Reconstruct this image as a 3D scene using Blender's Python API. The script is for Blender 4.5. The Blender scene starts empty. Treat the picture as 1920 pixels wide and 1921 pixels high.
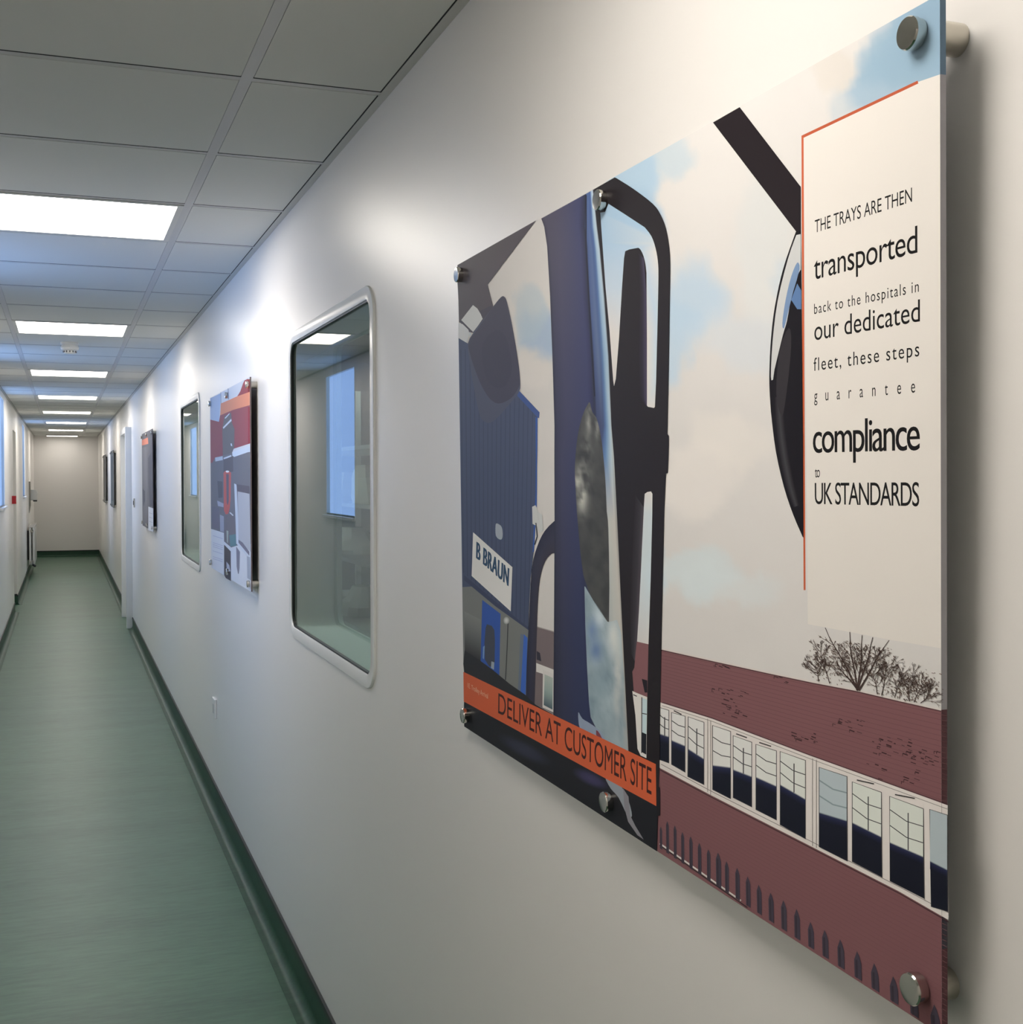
import bpy, math, random
from mathutils import Vector, Matrix
from mathutils.geometry import tessellate_polygon

# ------------------------------------------------------------------ camera, world, exposure
S = bpy.context.scene
COL = S.collection
CAM_X, CAM_Z = -0.6443, 1.514
FOCAL, YAW, PITCH = 2297.5, 0.351, -0.0281
cam = bpy.data.cameras.new('camera')
cam.sensor_fit = 'HORIZONTAL'; cam.sensor_width = 36.0
cam.lens = 36.0 * FOCAL / 1920.0
cam.clip_start = 0.02; cam.clip_end = 200
cam_o = bpy.data.objects.new('camera', cam); COL.objects.link(cam_o)
cam_o.location = (CAM_X, 0, CAM_Z)
cam_o.rotation_euler = (math.pi / 2 + PITCH, 0, -YAW)
S.camera = cam_o
S.view_settings.view_transform = 'Standard'
S.view_settings.look = 'None'
S.view_settings.gamma = 1.0
S.view_settings.use_curve_mapping = False
S.view_settings.exposure = 0.0
S.cycles.max_bounces = 10
S.cycles.diffuse_bounces = 6
S.cycles.glossy_bounces = 5
S.cycles.transparent_max_bounces = 12
S.cycles.sample_clamp_indirect = 6.0
S.cycles.caustics_reflective = False
S.cycles.caustics_refractive = False
S.cycles.use_denoising = True
w = bpy.data.worlds.new('world'); S.world = w; w.use_nodes = True
w.node_tree.nodes['Background'].inputs[0].default_value = (0.45, 0.62, 1.0, 1)
w.node_tree.nodes['Background'].inputs[1].default_value = 0.3
LAMP_RADIANCE = 13.5
LAMP_COLOUR = (1.0, 0.935, 0.85)
WALL_ANISO = 0.92
BLIND_RADIANCE = 4.0
BLIND_COLOUR = (0.33, 0.50, 1.0)

# ------------------------------------------------------------------ helpers
def lin(c):
    c = c / 255.0
    return c / 12.92 if c <= 0.04045 else ((c + 0.055) / 1.055) ** 2.4

class MB:
    """collects geometry that becomes ONE mesh object"""
    def __init__(s): s.v = []; s.f = []; s.m = []; s.c = []
    def add(s, vs, fs, mi=0, col=None):
        o = len(s.v); s.v += [tuple(p) for p in vs]
        s.f += [tuple(i + o for i in f) for f in fs]; s.m += [mi] * len(fs)
        if col is not None:
            s.c += (list(col) if isinstance(col, list) else [col] * len(vs))
    def box(s, x0, x1, y0, y1, z0, z1, mi=0):
        v = [(x, y, z) for z in (z0, z1) for y in (y0, y1) for x in (x0, x1)]
        s.add(v, [(0, 2, 3, 1), (4, 5, 7, 6), (0, 1, 5, 4), (2, 6, 7, 3), (0, 4, 6, 2), (1, 3, 7, 5)], mi)
    def loft(s, rings, mi=0, cap0=False, cap1=False, closed=True):
        n = len(rings[0]); v = [p for r in rings for p in r]; f = []
        for a in range(len(rings) - 1):
            for i in range(n if closed else n - 1):
                j = (i + 1) % n
                f.append((a * n + i, a * n + j, (a + 1) * n + j, (a + 1) * n + i))
        if cap0: f.append(tuple(range(n))[::-1])
        if cap1: f.append(tuple(range((len(rings) - 1) * n, len(rings) * n)))
        s.add(v, f, mi)
    def turn(s, origin, axis, prof, mi=0, n=40):
        """lathe: prof = [(distance along axis, radius)]"""
        a = Vector(axis).normalized(); t = a.orthogonal().normalized(); b = a.cross(t); o = Vector(origin)
        rings = [[o + a * d + (t * math.cos(2 * math.pi * i / n) + b * math.sin(2 * math.pi * i / n)) * r for i in range(n)] for d, r in prof]
        s.loft(rings, mi, True, True)
    def tube(s, pts, r, mi=0, n=10):
        for a, b in zip(pts, pts[1:]):
            a = Vector(a); b = Vector(b); s.turn(a, b - a, [(0, r), ((b - a).length, r)], mi, n)

def obj(name, mb, mats, parent=None, smooth=False, bevel=0, origin=None, autosmooth=40):
    me = bpy.data.meshes.new(name)
    o = bpy.data.objects.new(name, me); COL.objects.link(o)
    base = Vector((0, 0, 0))
    if parent is not None:
        p = parent
        while p is not None: base += Vector(p.location); p = p.parent
    org = base if parent is not None else Vector(origin or (0, 0, 0))
    me.from_pydata([tuple(Vector(v) - org) for v in mb.v], [], mb.f)
    for m in (mats if isinstance(mats, (list, tuple)) else [mats]): me.materials.append(m)
    me.polygons.foreach_set('material_index', mb.m)
    if mb.c:
        ca = me.color_attributes.new('print', 'FLOAT_COLOR', 'POINT')
        ca.data.foreach_set('color', [x for c in mb.c for x in (c[0], c[1], c[2], 1.0)])
    me.update()
    if smooth:
        me.polygons.foreach_set('use_smooth', [True] * len(me.polygons))
        me.set_sharp_from_angle(angle=math.radians(autosmooth))
    if parent is not None: o.parent = parent
    else: o.location = org
    if bevel:
        b = o.modifiers.new('edge', 'BEVEL'); b.width = bevel; b.segments = 2; b.limit_method = 'ANGLE'
    return o

def thing(name, loc, label=None, cat=None, group=None, kind=None):
    o = bpy.data.objects.new(name, None); COL.objects.link(o); o.location = loc
    tag(o, label, cat, group, kind); return o
def tag(o, label=None, cat=None, group=None, kind=None):
    if label: o['label'] = label
    if cat: o['category'] = cat
    if group: o['group'] = group
    if kind: o['kind'] = kind
    return o

def dup(root, loc, label, group=None):
    r = root.copy(); COL.objects.link(r); r.location = loc; r['label'] = label
    if group: r['group'] = group
    for ch in list(root.children):
        c = ch.copy(); COL.objects.link(c); c.parent = r
        for g in list(ch.children):
            d = g.copy(); COL.objects.link(d); d.parent = c
    return r

# ------------------------------------------------------------------ materials
def mat(name, rgb=(0.8, 0.8, 0.8), rough=0.5, metal=0.0, spec=0.5):
    m = bpy.data.materials.new(name); m.use_nodes = True
    b = m.node_tree.nodes['Principled BSDF']
    b.inputs['Base Color'].default_value = (*rgb, 1); b.inputs['Roughness'].default_value = rough
    b.inputs['Metallic'].default_value = metal; b.inputs['Specular IOR Level'].default_value = spec
    return m
def noise_bump(m, scale, strength, dist=0.001, detail=3):
    nt = m.node_tree; N = nt.nodes
    tc = N.new('ShaderNodeTexCoord'); n = N.new('ShaderNodeTexNoise'); n.inputs['Scale'].default_value = scale; n.inputs['Detail'].default_value = detail
    bp = N.new('ShaderNodeBump'); bp.inputs['Strength'].default_value = strength; bp.inputs['Distance'].default_value = dist
    nt.links.new(tc.outputs['Object'], n.inputs['Vector']); nt.links.new(n.outputs['Fac'], bp.inputs['Height'])
    nt.links.new(bp.outputs['Normal'], N['Principled BSDF'].inputs['Normal'])
    return tc, n
def emit(name, rgb, strength):
    m = bpy.data.materials.new(name); m.use_nodes = True; nt = m.node_tree; nt.nodes.clear()
    e = nt.nodes.new('ShaderNodeEmission'); e.inputs[0].default_value = (*rgb, 1); e.inputs[1].default_value = strength
    o = nt.nodes.new('ShaderNodeOutputMaterial'); nt.links.new(e.outputs[0], o.inputs[0]); return m

M_wall = mat('white_gloss_wall_paint', (0.79, 0.77, 0.75), 0.31, 0, 0.5)
noise_bump(M_wall, 9, 0.10, 0.002, 2)
_b = M_wall.node_tree.nodes['Principled BSDF']; _b.inputs['Anisotropic'].default_value = WALL_ANISO; _b.inputs['Anisotropic Rotation'].default_value = 0.25
_t = M_wall.node_tree.nodes.new('ShaderNodeTangent'); _t.direction_type = 'UV_MAP'; _t.uv_map = 'run'
M_wall.node_tree.links.new(_t.outputs[0], _b.inputs['Tangent'])
M_tile = mat('mineral_fibre_tile', (0.64, 0.65, 0.63), 0.6, 0, 0.5)
noise_bump(M_tile, 260, 0.12, 0.0006)
M_tee = mat('enamelled_grid', (0.54, 0.54, 0.55), 0.4, 0, 0.5)
M_trim = mat('perimeter_trim', (0.52, 0.52, 0.50), 0.45, 0, 0.5)
M_void = mat('ceiling_void', (0.02, 0.02, 0.02), 0.9)
M_plastic = mat('white_plastic', (0.78, 0.78, 0.76), 0.3)
M_frame = mat('white_window_frame', (0.78, 0.79, 0.79), 0.22, 0, 0.55)
M_gasket = mat('black_gasket', (0.015, 0.018, 0.018), 0.5)
M_reveal = mat('window_liner', (0.52, 0.57, 0.54), 0.45)
M_dark = mat('dark_plastic', (0.03, 0.03, 0.035), 0.4)
M_black = mat('black_cap_strip', (0.008, 0.010, 0.009), 0.45)
M_chrome = mat('polished_steel', (0.62, 0.60, 0.55), 0.12, 1.0)
M_satin = mat('satin_steel', (0.60, 0.57, 0.50), 0.38, 1.0)
M_red = mat('red_plastic', (0.45, 0.012, 0.02), 0.35)
M_taupe = mat('taupe_wall_shade', (0.30, 0.28, 0.24), 0.5)  # shadow tone for the wedge behind the dispenser
M_rad = mat('radiator_enamel', (0.62, 0.61, 0.58), 0.3)
M_lampframe = mat('lamp_frame', (0.6, 0.6, 0.58), 0.4)
M_lamp = emit('lamp_diffuser', LAMP_COLOUR, LAMP_RADIANCE)
M_blind = emit('daylit_frosted_glass', BLIND_COLOUR, BLIND_RADIANCE)
M_sill = mat('sill_board', (0.8, 0.8, 0.8), 0.3)
M_edge = mat('board_edge', (0.50, 0.52, 0.55), 0.5)
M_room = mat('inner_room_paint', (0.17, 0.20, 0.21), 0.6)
M_pack = mat('pale_wrap', (0.88, 0.88, 0.82), 0.5)
M_shelf = mat('rack_steel', (0.5, 0.5, 0.5), 0.3, 1.0)

# green sheet vinyl, streaked across the corridor
def vinyl(name, base):
    m = mat(name, base, 0.40, 0, 0.45); nt = m.node_tree; N = nt.nodes; L = nt.links
    tc = N.new('ShaderNodeTexCoord'); mp = N.new('ShaderNodeMapping'); mp.inputs['Scale'].default_value = (1.0, 5.0, 5.0)
    n1 = N.new('ShaderNodeTexNoise'); n1.inputs['Scale'].default_value = 9; n1.inputs['Detail'].default_value = 9; n1.inputs['Roughness'].default_value = 0.7
    n2 = N.new('ShaderNodeTexNoise'); n2.inputs['Scale'].default_value = 1.1; n2.inputs['Detail'].default_value = 3
    r = N.new('ShaderNodeValToRGB'); e = r.color_ramp.elements
    e[0].position = 0.33; e[0].color = (base[0] * .62, base[1] * .66, base[2] * .66, 1)
    e[1].position = 0.70; e[1].color = (base[0] * 1.42, base[1] * 1.30, base[2] * 1.28, 1)
    L.new(tc.outputs['Object'], mp.inputs['Vector']); L.new(mp.outputs['Vector'], n1.inputs['Vector']); L.new(mp.outputs['Vector'], n2.inputs['Vector'])
    mx = N.new('ShaderNodeMath'); mx.operation = 'MULTIPLY_ADD'; mx.inputs[1].default_value = 0.35; 
    L.new(n2.outputs['Fac'], mx.inputs[0])
    m2 = N.new('ShaderNodeMath'); m2.operation = 'MULTIPLY'; m2.inputs[1].default_value = 0.68; L.new(n1.outputs['Fac'], m2.inputs[0]); L.new(m2.outputs[0], mx.inputs[2])
    L.new(mx.outputs[0], r.inputs['Fac']); L.new(r.outputs['Color'], N['Principled BSDF'].inputs['Base Color'])
    bp = N.new('ShaderNodeBump'); bp.inputs['Strength'].default_value = 0.10; bp.inputs['Distance'].default_value = 0.002
    L.new(n1.outputs['Fac'], bp.inputs['Height']); L.new(bp.outputs['Normal'], N['Principled BSDF'].inputs['Normal'])
    return m
M_floor = vinyl('green_vinyl', (0.052, 0.135, 0.084))
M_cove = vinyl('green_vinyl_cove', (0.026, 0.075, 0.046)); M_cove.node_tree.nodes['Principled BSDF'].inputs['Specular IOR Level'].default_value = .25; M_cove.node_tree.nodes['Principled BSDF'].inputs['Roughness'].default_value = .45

# clear glass with an angle-dependent mirror image
M_glass = bpy.data.materials.new('clear_glazing'); M_glass.use_nodes = True
nt = M_glass.node_tree; nt.nodes.clear()
tr = nt.nodes.new('ShaderNodeBsdfTransparent'); tr.inputs[0].default_value = (0.90, 0.95, 0.93, 1)
gl = nt.nodes.new('ShaderNodeBsdfGlossy'); gl.inputs['Roughness'].default_value = 0.0
fr = nt.nodes.new('ShaderNodeFresnel')
ge = nt.nodes.new('ShaderNodeNewGeometry'); io = nt.nodes.new('ShaderNodeMapRange'); io.inputs['To Min'].default_value = 1.72; io.inputs['To Max'].default_value = 1.0001
nt.links.new(ge.outputs['Backfacing'], io.inputs['Value']); nt.links.new(io.outputs['Result'], fr.inputs[0])
mxs = nt.nodes.new('ShaderNodeMixShader'); out = nt.nodes.new('ShaderNodeOutputMaterial')
nt.links.new(fr.outputs[0], mxs.inputs[0]); nt.links.new(tr.outputs[0], mxs.inputs[1]); nt.links.new(gl.outputs[0], mxs.inputs[2]); nt.links.new(mxs.outputs[0], out.inputs[0])

M_obscure = M_glass.copy(); M_obscure.name = 'obscure_glazing'
for n_ in M_obscure.node_tree.nodes:
    if n_.type == 'BSDF_GLOSSY': n_.inputs['Roughness'].default_value = .45; n_.inputs['Color'].default_value = (.3, .4, .6, 1)

# printed artwork: ink colours stored per vertex of the print
M_print = mat('printed_ink', (1, 1, 1), 0.5, 0, 0.10)
nt = M_print.node_tree; at = nt.nodes.new('ShaderNodeAttribute'); at.attribute_name = 'print'
nt.links.new(at.outputs['Color'], nt.nodes['Principled BSDF'].inputs['Base Color'])

# ------------------------------------------------------------------ the corridor shell
XL, YB, YE, ZC = -1.169, -4.2, 25.04, 2.31
WT = 0.14                                          # right partition thickness
W1 = (2.625, 3.70, 1.038, 1.943); W2 = (6.27, 7.33, 1.038, 1.943)
BAND = 0.032
D1 = (12.80, 13.95, 2.02)                          # right-hand doorway y0,y1,top

def st(name, mb, mats, **k):
    o = tag(obj(name, mb, mats, **k), kind='structure')
    if name.startswith('wall_'):
        uv = o.data.uv_layers.new(name='run')
        for lp in o.data.loops:
            c = o.data.vertices[lp.vertex_index].co; uv.data[lp.index].uv = (c.y + c.x, c.z)
    return o

fl = MB(); fl.box(XL - .3, .3, YB - .2, YE + .2, -.12, 0); st('floor', fl, M_floor)

wr = MB()
def wall_cells(mb, x0, x1, cuts):
    """solid partition between YB and YE with rectangular openings (y0,y1,z0,z1)"""
    y = YB - .2
    for a, b, z0, z1 in sorted(cuts):
        mb.box(x0, x1, y, a, 0, ZC + .1)
        if z0 > 0: mb.box(x0, x1, a, b, 0, z0)
        mb.box(x0, x1, a, b, z1, ZC + .1); y = b
    mb.box(x0, x1, y, YE + .2, 0, ZC + .1)
b2 = BAND - .004
wall_cells(wr, 0, WT, [(W1[0] + b2, W1[1] - b2, W1[2] + b2, W1[3] - b2), (W2[0] + b2, W2[1] - b2, W2[2] + b2, W2[3] - b2), (D1[0] + .06, D1[1] - .06, 0, D1[2] - .05)])
st('wall_right', wr, M_wall)
LW = [(4.35, 5.30), (8.00, 8.95), (11.70, 12.65), (18.25, 19.20)]
LZ = (1.245, 2.262)
D2 = (14.78, 15.68, 2.05)
wl = MB(); wall_cells(wl, XL - .2, XL, [(a, b, *LZ) for a, b in LW] + [(D2[0], D2[1], 0, D2[2])]); st('wall_left', wl, M_wall)
we = MB(); we.box(XL, 0, YE, YE + .12, 0, ZC + .1); st('wall_end', we, M_wall)
wb = MB(); wb.box(XL, 0, YB - .12, YB, 0, ZC + .1); st('wall_back', wb, M_wall)

# suspended ceiling: tiles, grid and edge trim are one surface
XT, Y0, P, TEE, TRIM = -0.3043, 2.493, 0.6, 0.024, 0.0188
ce = MB()
cols = [(XL + TRIM, XT - P), (XT - P + TEE, XT), (XT + TEE, -TRIM)]
lamp_rows = [2 + 5 * k for k in range(-2, 7)]
for k in range(-11, 38):
    ya, yb = Y0 + P * k, Y0 + P * (k + 1)
    ya2, yb2 = max(ya + TEE, YB), min(yb - .0055, YE)
    if ya2 >= yb2: continue
    for ci, (xa, xb) in enumerate(cols):
        if ci == 1 and k in lamp_rows: continue
        ce.box(xa, xb, yb - .0056, yb - .0002, ZC - .0003, ZC + .014, 3)
        if ci == 0: ce.box(xa - .0002, xa + .0030, ya2, yb, ZC - .0003, ZC + .014, 3)
        if ci == 2: ce.box(xb - .0030, xb + .0002, ya2, yb, ZC - .0003, ZC + .014, 3)
        ce.box(xa + (.001 if ci else .0025), xb - (.001 if ci < 2 else .0025), ya2, yb2, ZC, ZC + .016, 0)
    for xa, xb in cols:
        if YB < ya < YE - TEE: ce.box(xa, xb, ya, ya + TEE, ZC + .0008, ZC + .016, 1)
for xa in (XT - P, XT): ce.box(xa, xa + TEE, YB, YE, ZC + .0004, ZC + .03, 1)
for xa, xb in ((XL, XL + TRIM), (-TRIM, 0)): ce.box(xa, xb, YB, YE, ZC - .0015, ZC + .01, 2)
ce.box(XL - .1, .1, YB, YE, ZC + .055, ZC + .075, 3)
st('ceiling', ce, [M_tile, M_tee, M_trim, M_void])

# coved vinyl skirting with a black capping strip
def skirting(name, side, y0, y1):
    mb = MB(); x = 0.0 if side > 0 else XL; s = -1 if side > 0 else 1
    prof = [(0, .114), (.008, .114), (.008, .098)]
    R = .03
    arc = [(.005 + R - R * math.cos(a), .002 + R - R * math.sin(a)) for a in [i * math.pi / 2 / 8 for i in range(9)]]
    g = [(.005, .098)] + arc + [(.05, 0.0015), (.05, 0), (0, 0)]
    for pr, mi in ((prof + [(0, .098)], 1), (g + [(0, .098)], 0)):
        rings = [[(x + s * a, y, z) for a, z in pr] for y in (y0, y1)]
        mb.loft(rings, mi, True, True)
    return st(name, mb, [M_cove, M_black], smooth=True)
skirting('baseboard_right', 1, YB, D1[0]); skirting('baseboard_right', 1, D1[1], YE - .002)
skirting('baseboard_left', -1, YB, D2[0]); skirting('baseboard_left', -1, D2[1], YE - .002)
eb = MB()
R = .03
arc = [(.005 + R - R * math.cos(a), .002 + R - R * math.sin(a)) for a in [i * math.pi / 2 / 8 for i in range(9)]]
for pr, mi in (([(0, .114), (.008, .114), (.008, .098), (0, .098)], 1), ([(.005, .098)] + arc + [(.05, .0015), (.05, 0), (0, 0), (0, .098)], 0)):
    eb.loft([[(x, YE - a, z) for a, z in pr] for x in (XL, 0)], mi, True, True)
st('baseboard_end', eb, [M_cove, M_black], smooth=True)

# internal vision windows on the right wall
def rr(x, y0, y1, z0, z1, r, n=10):
    pts = []
    for cy, cz, a0 in ((y1 - r, z1 - r, 0), (y0 + r, z1 - r, 90), (y0 + r, z0 + r, 180), (y1 - r, z0 + r, 270)):
        for i in range(n + 1):
            a = math.radians(a0 + 90 * i / n); pts.append((x, cy + r * math.cos(a), cz + r * math.sin(a)))
    return pts
def vision_window(name, W, ro=.075):
    y0, y1, z0, z1 = W
    t = thing(name, ((0), (y0 + y1) / 2, z0), kind='structure')
    fm = MB(); rings = []
    for off, x in ((0, .002), (0, -.004), (.0015, -.0055), (BAND - .005, -.0065), (BAND - .001, -.005), (BAND, -.003), (BAND, .012)):
        rings.append(rr(x, y0 + off, y1 - off, z0 + off, z1 - off, max(ro - off, .01)))
    fm.loft(rings); obj('window_frame', fm, M_frame, t, smooth=True, autosmooth=25)
    g = BAND
    ga = MB(); r = ro - g
    ga.loft([rr(-.0025, y0 + g - .001, y1 - g + .001, z0 + g - .001, z1 - g + .001, r + .001), rr(-.0025, y0 + g + .004, y1 - g - .004, z0 + g + .004, z1 - g - .004, r - .004),
             rr(.006, y0 + g + .004, y1 - g - .004, z0 + g + .004, z1 - g - .004, r - .004)])
    obj('gasket', ga, M_gasket, t)
    for nm, xa, xb in (('pane', .004, .010), ('inner_pane', WT - .016, WT - .010)):
        pn = MB(); pn.loft([rr(xa, y0 + g, y1 - g, z0 + g, z1 - g, r), rr(xb, y0 + g, y1 - g, z0 + g, z1 - g, r)], 0, True, True)
        obj(nm, pn, M_glass, t)
    ln = MB()
    ln.loft([rr(.010, y0 + g, y1 - g, z0 + g, z1 - g, r), rr(WT + .01, y0 + g, y1 - g, z0 + g, z1 - g, r)])
    ln.loft([rr(WT - .006, y0 + g, y1 - g, z0 + g, z1 - g, r), rr(WT - .006, y0 + g + .006, y1 - g - .006, z0 + g + .006, z1 - g - .006, r - .006)])
    obj('window_liner', ln, M_reveal, t, smooth=True)
    return t
vision_window('window_1', W1); vision_window('window_2', W2)

# the room behind the vision windows
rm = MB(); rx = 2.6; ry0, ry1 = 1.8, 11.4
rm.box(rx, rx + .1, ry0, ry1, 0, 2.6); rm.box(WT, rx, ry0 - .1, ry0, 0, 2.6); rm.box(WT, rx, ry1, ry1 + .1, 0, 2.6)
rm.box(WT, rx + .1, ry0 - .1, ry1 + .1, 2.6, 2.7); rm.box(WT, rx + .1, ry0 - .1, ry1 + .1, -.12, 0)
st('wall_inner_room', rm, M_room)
la = bpy.data.lights.new('inner_room_fill', 'AREA'); la.shape = 'RECTANGLE'; la.size = .6; la.size_y = 6; la.energy = 80; la.color = (.9, 1, .95)  # fill light added without a fitting to brighten the liner and interior
lo = bpy.data.objects.new('inner_room_fill', la); COL.objects.link(lo); lo.location = (1.5, 6, 2.58)

# daylit frosted windows on the left wall
for i, (a, b) in enumerate(LW):
    t = thing('window_%d' % (i + 3), (XL, (a + b) / 2, LZ[0]), kind='structure')
    f = MB()
    for ya, yb, za, zb in ((a, a + .012, *LZ), (b - .012, b, *LZ), (a, b, LZ[1] - .012, LZ[1])): f.box(XL - .12, XL - .001, ya, yb, za, zb)
    obj('window_frame', f, M_plastic, t)
    s_ = MB(); s_.box(XL - .12, XL + .028, a - .03, b + .03, LZ[0] - .022, LZ[0]); obj('window_sill', s_, M_sill, t, bevel=.003)
    bl = MB(); bl.box(XL - .030, XL - .026, a + .012, b - .012, LZ[0] + .002, LZ[1] - .012); obj('frosted_pane', bl, M_blind, t)
    br = MB(); br.box(XL - .010, XL - .005, a + .0125, b - .0125, LZ[0] + .010, LZ[1] - .0125); obj('pane', br, M_obscure, t)
    br = MB(); br.box(XL - .022, XL - .002, a + .012, b - .012, LZ[0] + .0005, LZ[0] + .010); obj('glazing_bead', br, M_dark, t)
    bk = MB(); bk.box(XL - .21, XL - .19, a - .05, b + .05, LZ[0] - .05, LZ[1] + .05); obj('outer_shutter', bk, M_dark, t)

# doors
t = thing('door_1', (0, (D1[0] + D1[1]) / 2, 0), kind='structure')
f = MB(); pj = -.06
f.box(pj, WT, D1[0], D1[0] + .06, 0, D1[2]); f.box(pj, WT, D1[1] - .06, D1[1], 0, D1[2]); f.box(pj, WT, D1[0] + .06, D1[1] - .06, D1[2] - .06, D1[2])
obj('door_frame', f, M_plastic, t, bevel=.004)
l = MB(); l.box(.02, .064, D1[0] + .063, D1[1] - .063, .006, D1[2] - .063); obj('door_leaf', l, M_plastic, t, bevel=.002)
t = thing('door_2', (XL, (D2[0] + D2[1]) / 2, 0), kind='structure')
f = MB()
for ya, yb in ((D2[0], D2[0] + .05), (D2[1] - .05, D2[1])): f.box(XL - .2, XL - .045, ya, yb, 0, D2[2])
f.box(XL - .2, XL - .045, D2[0] + .05, D2[1] - .05, D2[2] - .05, D2[2]); obj('door_frame', f, M_plastic, t, bevel=.003)
l = MB(); l.box(XL - .11, XL - .066, D2[0] + .053, D2[1] - .053, .006, D2[2] - .053); obj('door_leaf', l, M_plastic, t, bevel=.002)
ret = MB(); ret.box(XL - .045, XL + .001, D2[1] - .007, D2[1], 0, .105, 0); ret.box(XL - .045, XL + .001, D2[1] - .008, D2[1], .105, .13, 1); st('trim_1', ret, [M_cove, M_black])

# ------------------------------------------------------------------ ceiling lights
def make_light(name):
    t = thing(name, (0, 0, 0))
    x0, x1, y1 = XT - P + TEE, XT, P - TEE - .005
    fr_ = MB(); e = .017
    for a, b, c, d in ((x0, x1, 0, e), (x0, x1, y1 - e, y1), (x0, x0 + e, e, y1 - e), (x1 - e, x1, e, y1 - e)): fr_.box(a, b, c, d, -.002, .028)
    obj('lamp_frame', fr_, M_lampframe, t)
    tray = MB(); tray.box(x0 + .002, x1 - .002, .002, y1 - .002, .028, .036); obj('lamp_tray', tray, M_lampframe, t)
    d = MB(); d.box(x0 + e, x1 - e, e, y1 - e, .004, .010); obj('diffuser', d, M_lamp, t)
    return t
L0 = make_light('ceiling_light')
names = ['square ceiling light panel behind the viewer end of the corridor', 'square ceiling light panel directly above the large transport display board', 'largest bright ceiling light panel, cut by the picture edge, nearest the camera',
         'second bright ceiling light panel, just in front of the smoke detector', 'third bright ceiling light panel, first one beyond the smoke detector', 'fourth bright ceiling light panel from the camera along the corridor',
         'fifth bright ceiling light panel from the camera along the corridor', 'sixth bright ceiling light panel from the camera along the corridor', 'seventh ceiling light panel, second from the end wall of the corridor']
GL = 'ceiling light panels along the corridor'
for i, k in enumerate(lamp_rows):
    loc = (0, Y0 + P * k + TEE, ZC)
    if i == 0: L0.location = loc; tag(L0, names[0], 'ceiling light', GL)
    else: r = dup(L0, loc, names[i], GL)
M_lamp_dim = emit('dim_lamp_diffuser', LAMP_COLOUR, 5.0)  # last panel dimmed so it does not over-light the end wall
r = dup(L0, (-.06, 24.25, ZC - .018), 'smallest farthest ceiling light panel, right above the end wall', GL)
for c in r.children:
    if c.name.startswith('diffuser'): c.data = c.data.copy(); c.data.materials[0] = M_lamp_dim

# smoke detector
t = thing('smoke_detector', (-.60, 7.70, ZC), 'round white smoke detector on the ceiling between the second and third lights', 'smoke detector')
m_ = MB(); m_.turn((-.60, 7.70, ZC), (0, 0, -1), [(0, .052), (.012, .052), (.014, .05)]); obj('mounting_base', m_, M_plastic, t, smooth=True)
m_ = MB(); m_.turn((-.60, 7.70, ZC - .014), (0, 0, -1), [(0, .044), (.004, .046), (.018, .052), (.030, .047), (.034, .036)]); obj('detector_body', m_, M_plastic, t, smooth=True)
m_ = MB(); m_.turn((-.60, 7.70, ZC - .048), (0, 0, -1), [(0, .036), (.014, .034), (.018, .03)]); obj('sensor_cage', m_, M_plastic, t, smooth=True)
m_ = MB()
for i in range(12):
    a = i * math.pi / 6; c, s = math.cos(a), math.sin(a)
    m_.box(-.60 + .0355 * c - .003, -.60 + .0355 * c + .003, 7.70 + .0355 * s - .003, 7.70 + .0355 * s + .003, ZC - .060, ZC - .050)
obj('vent_slot', m_, M_dark, t)

# ------------------------------------------------------------------ display boards with printed pictures
def unproject(px, py):
    cy_, sy_ = math.cos(YAW), math.sin(YAW)
    fw = Vector((sy_ * math.cos(PITCH), cy_ * math.cos(PITCH), math.sin(PITCH))); r = Vector((cy_, -sy_, 0)); u = r.cross(fw)
    return fw + r * ((px - 960) / FOCAL) - u * ((py - 960.5) / FOCAL)

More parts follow.
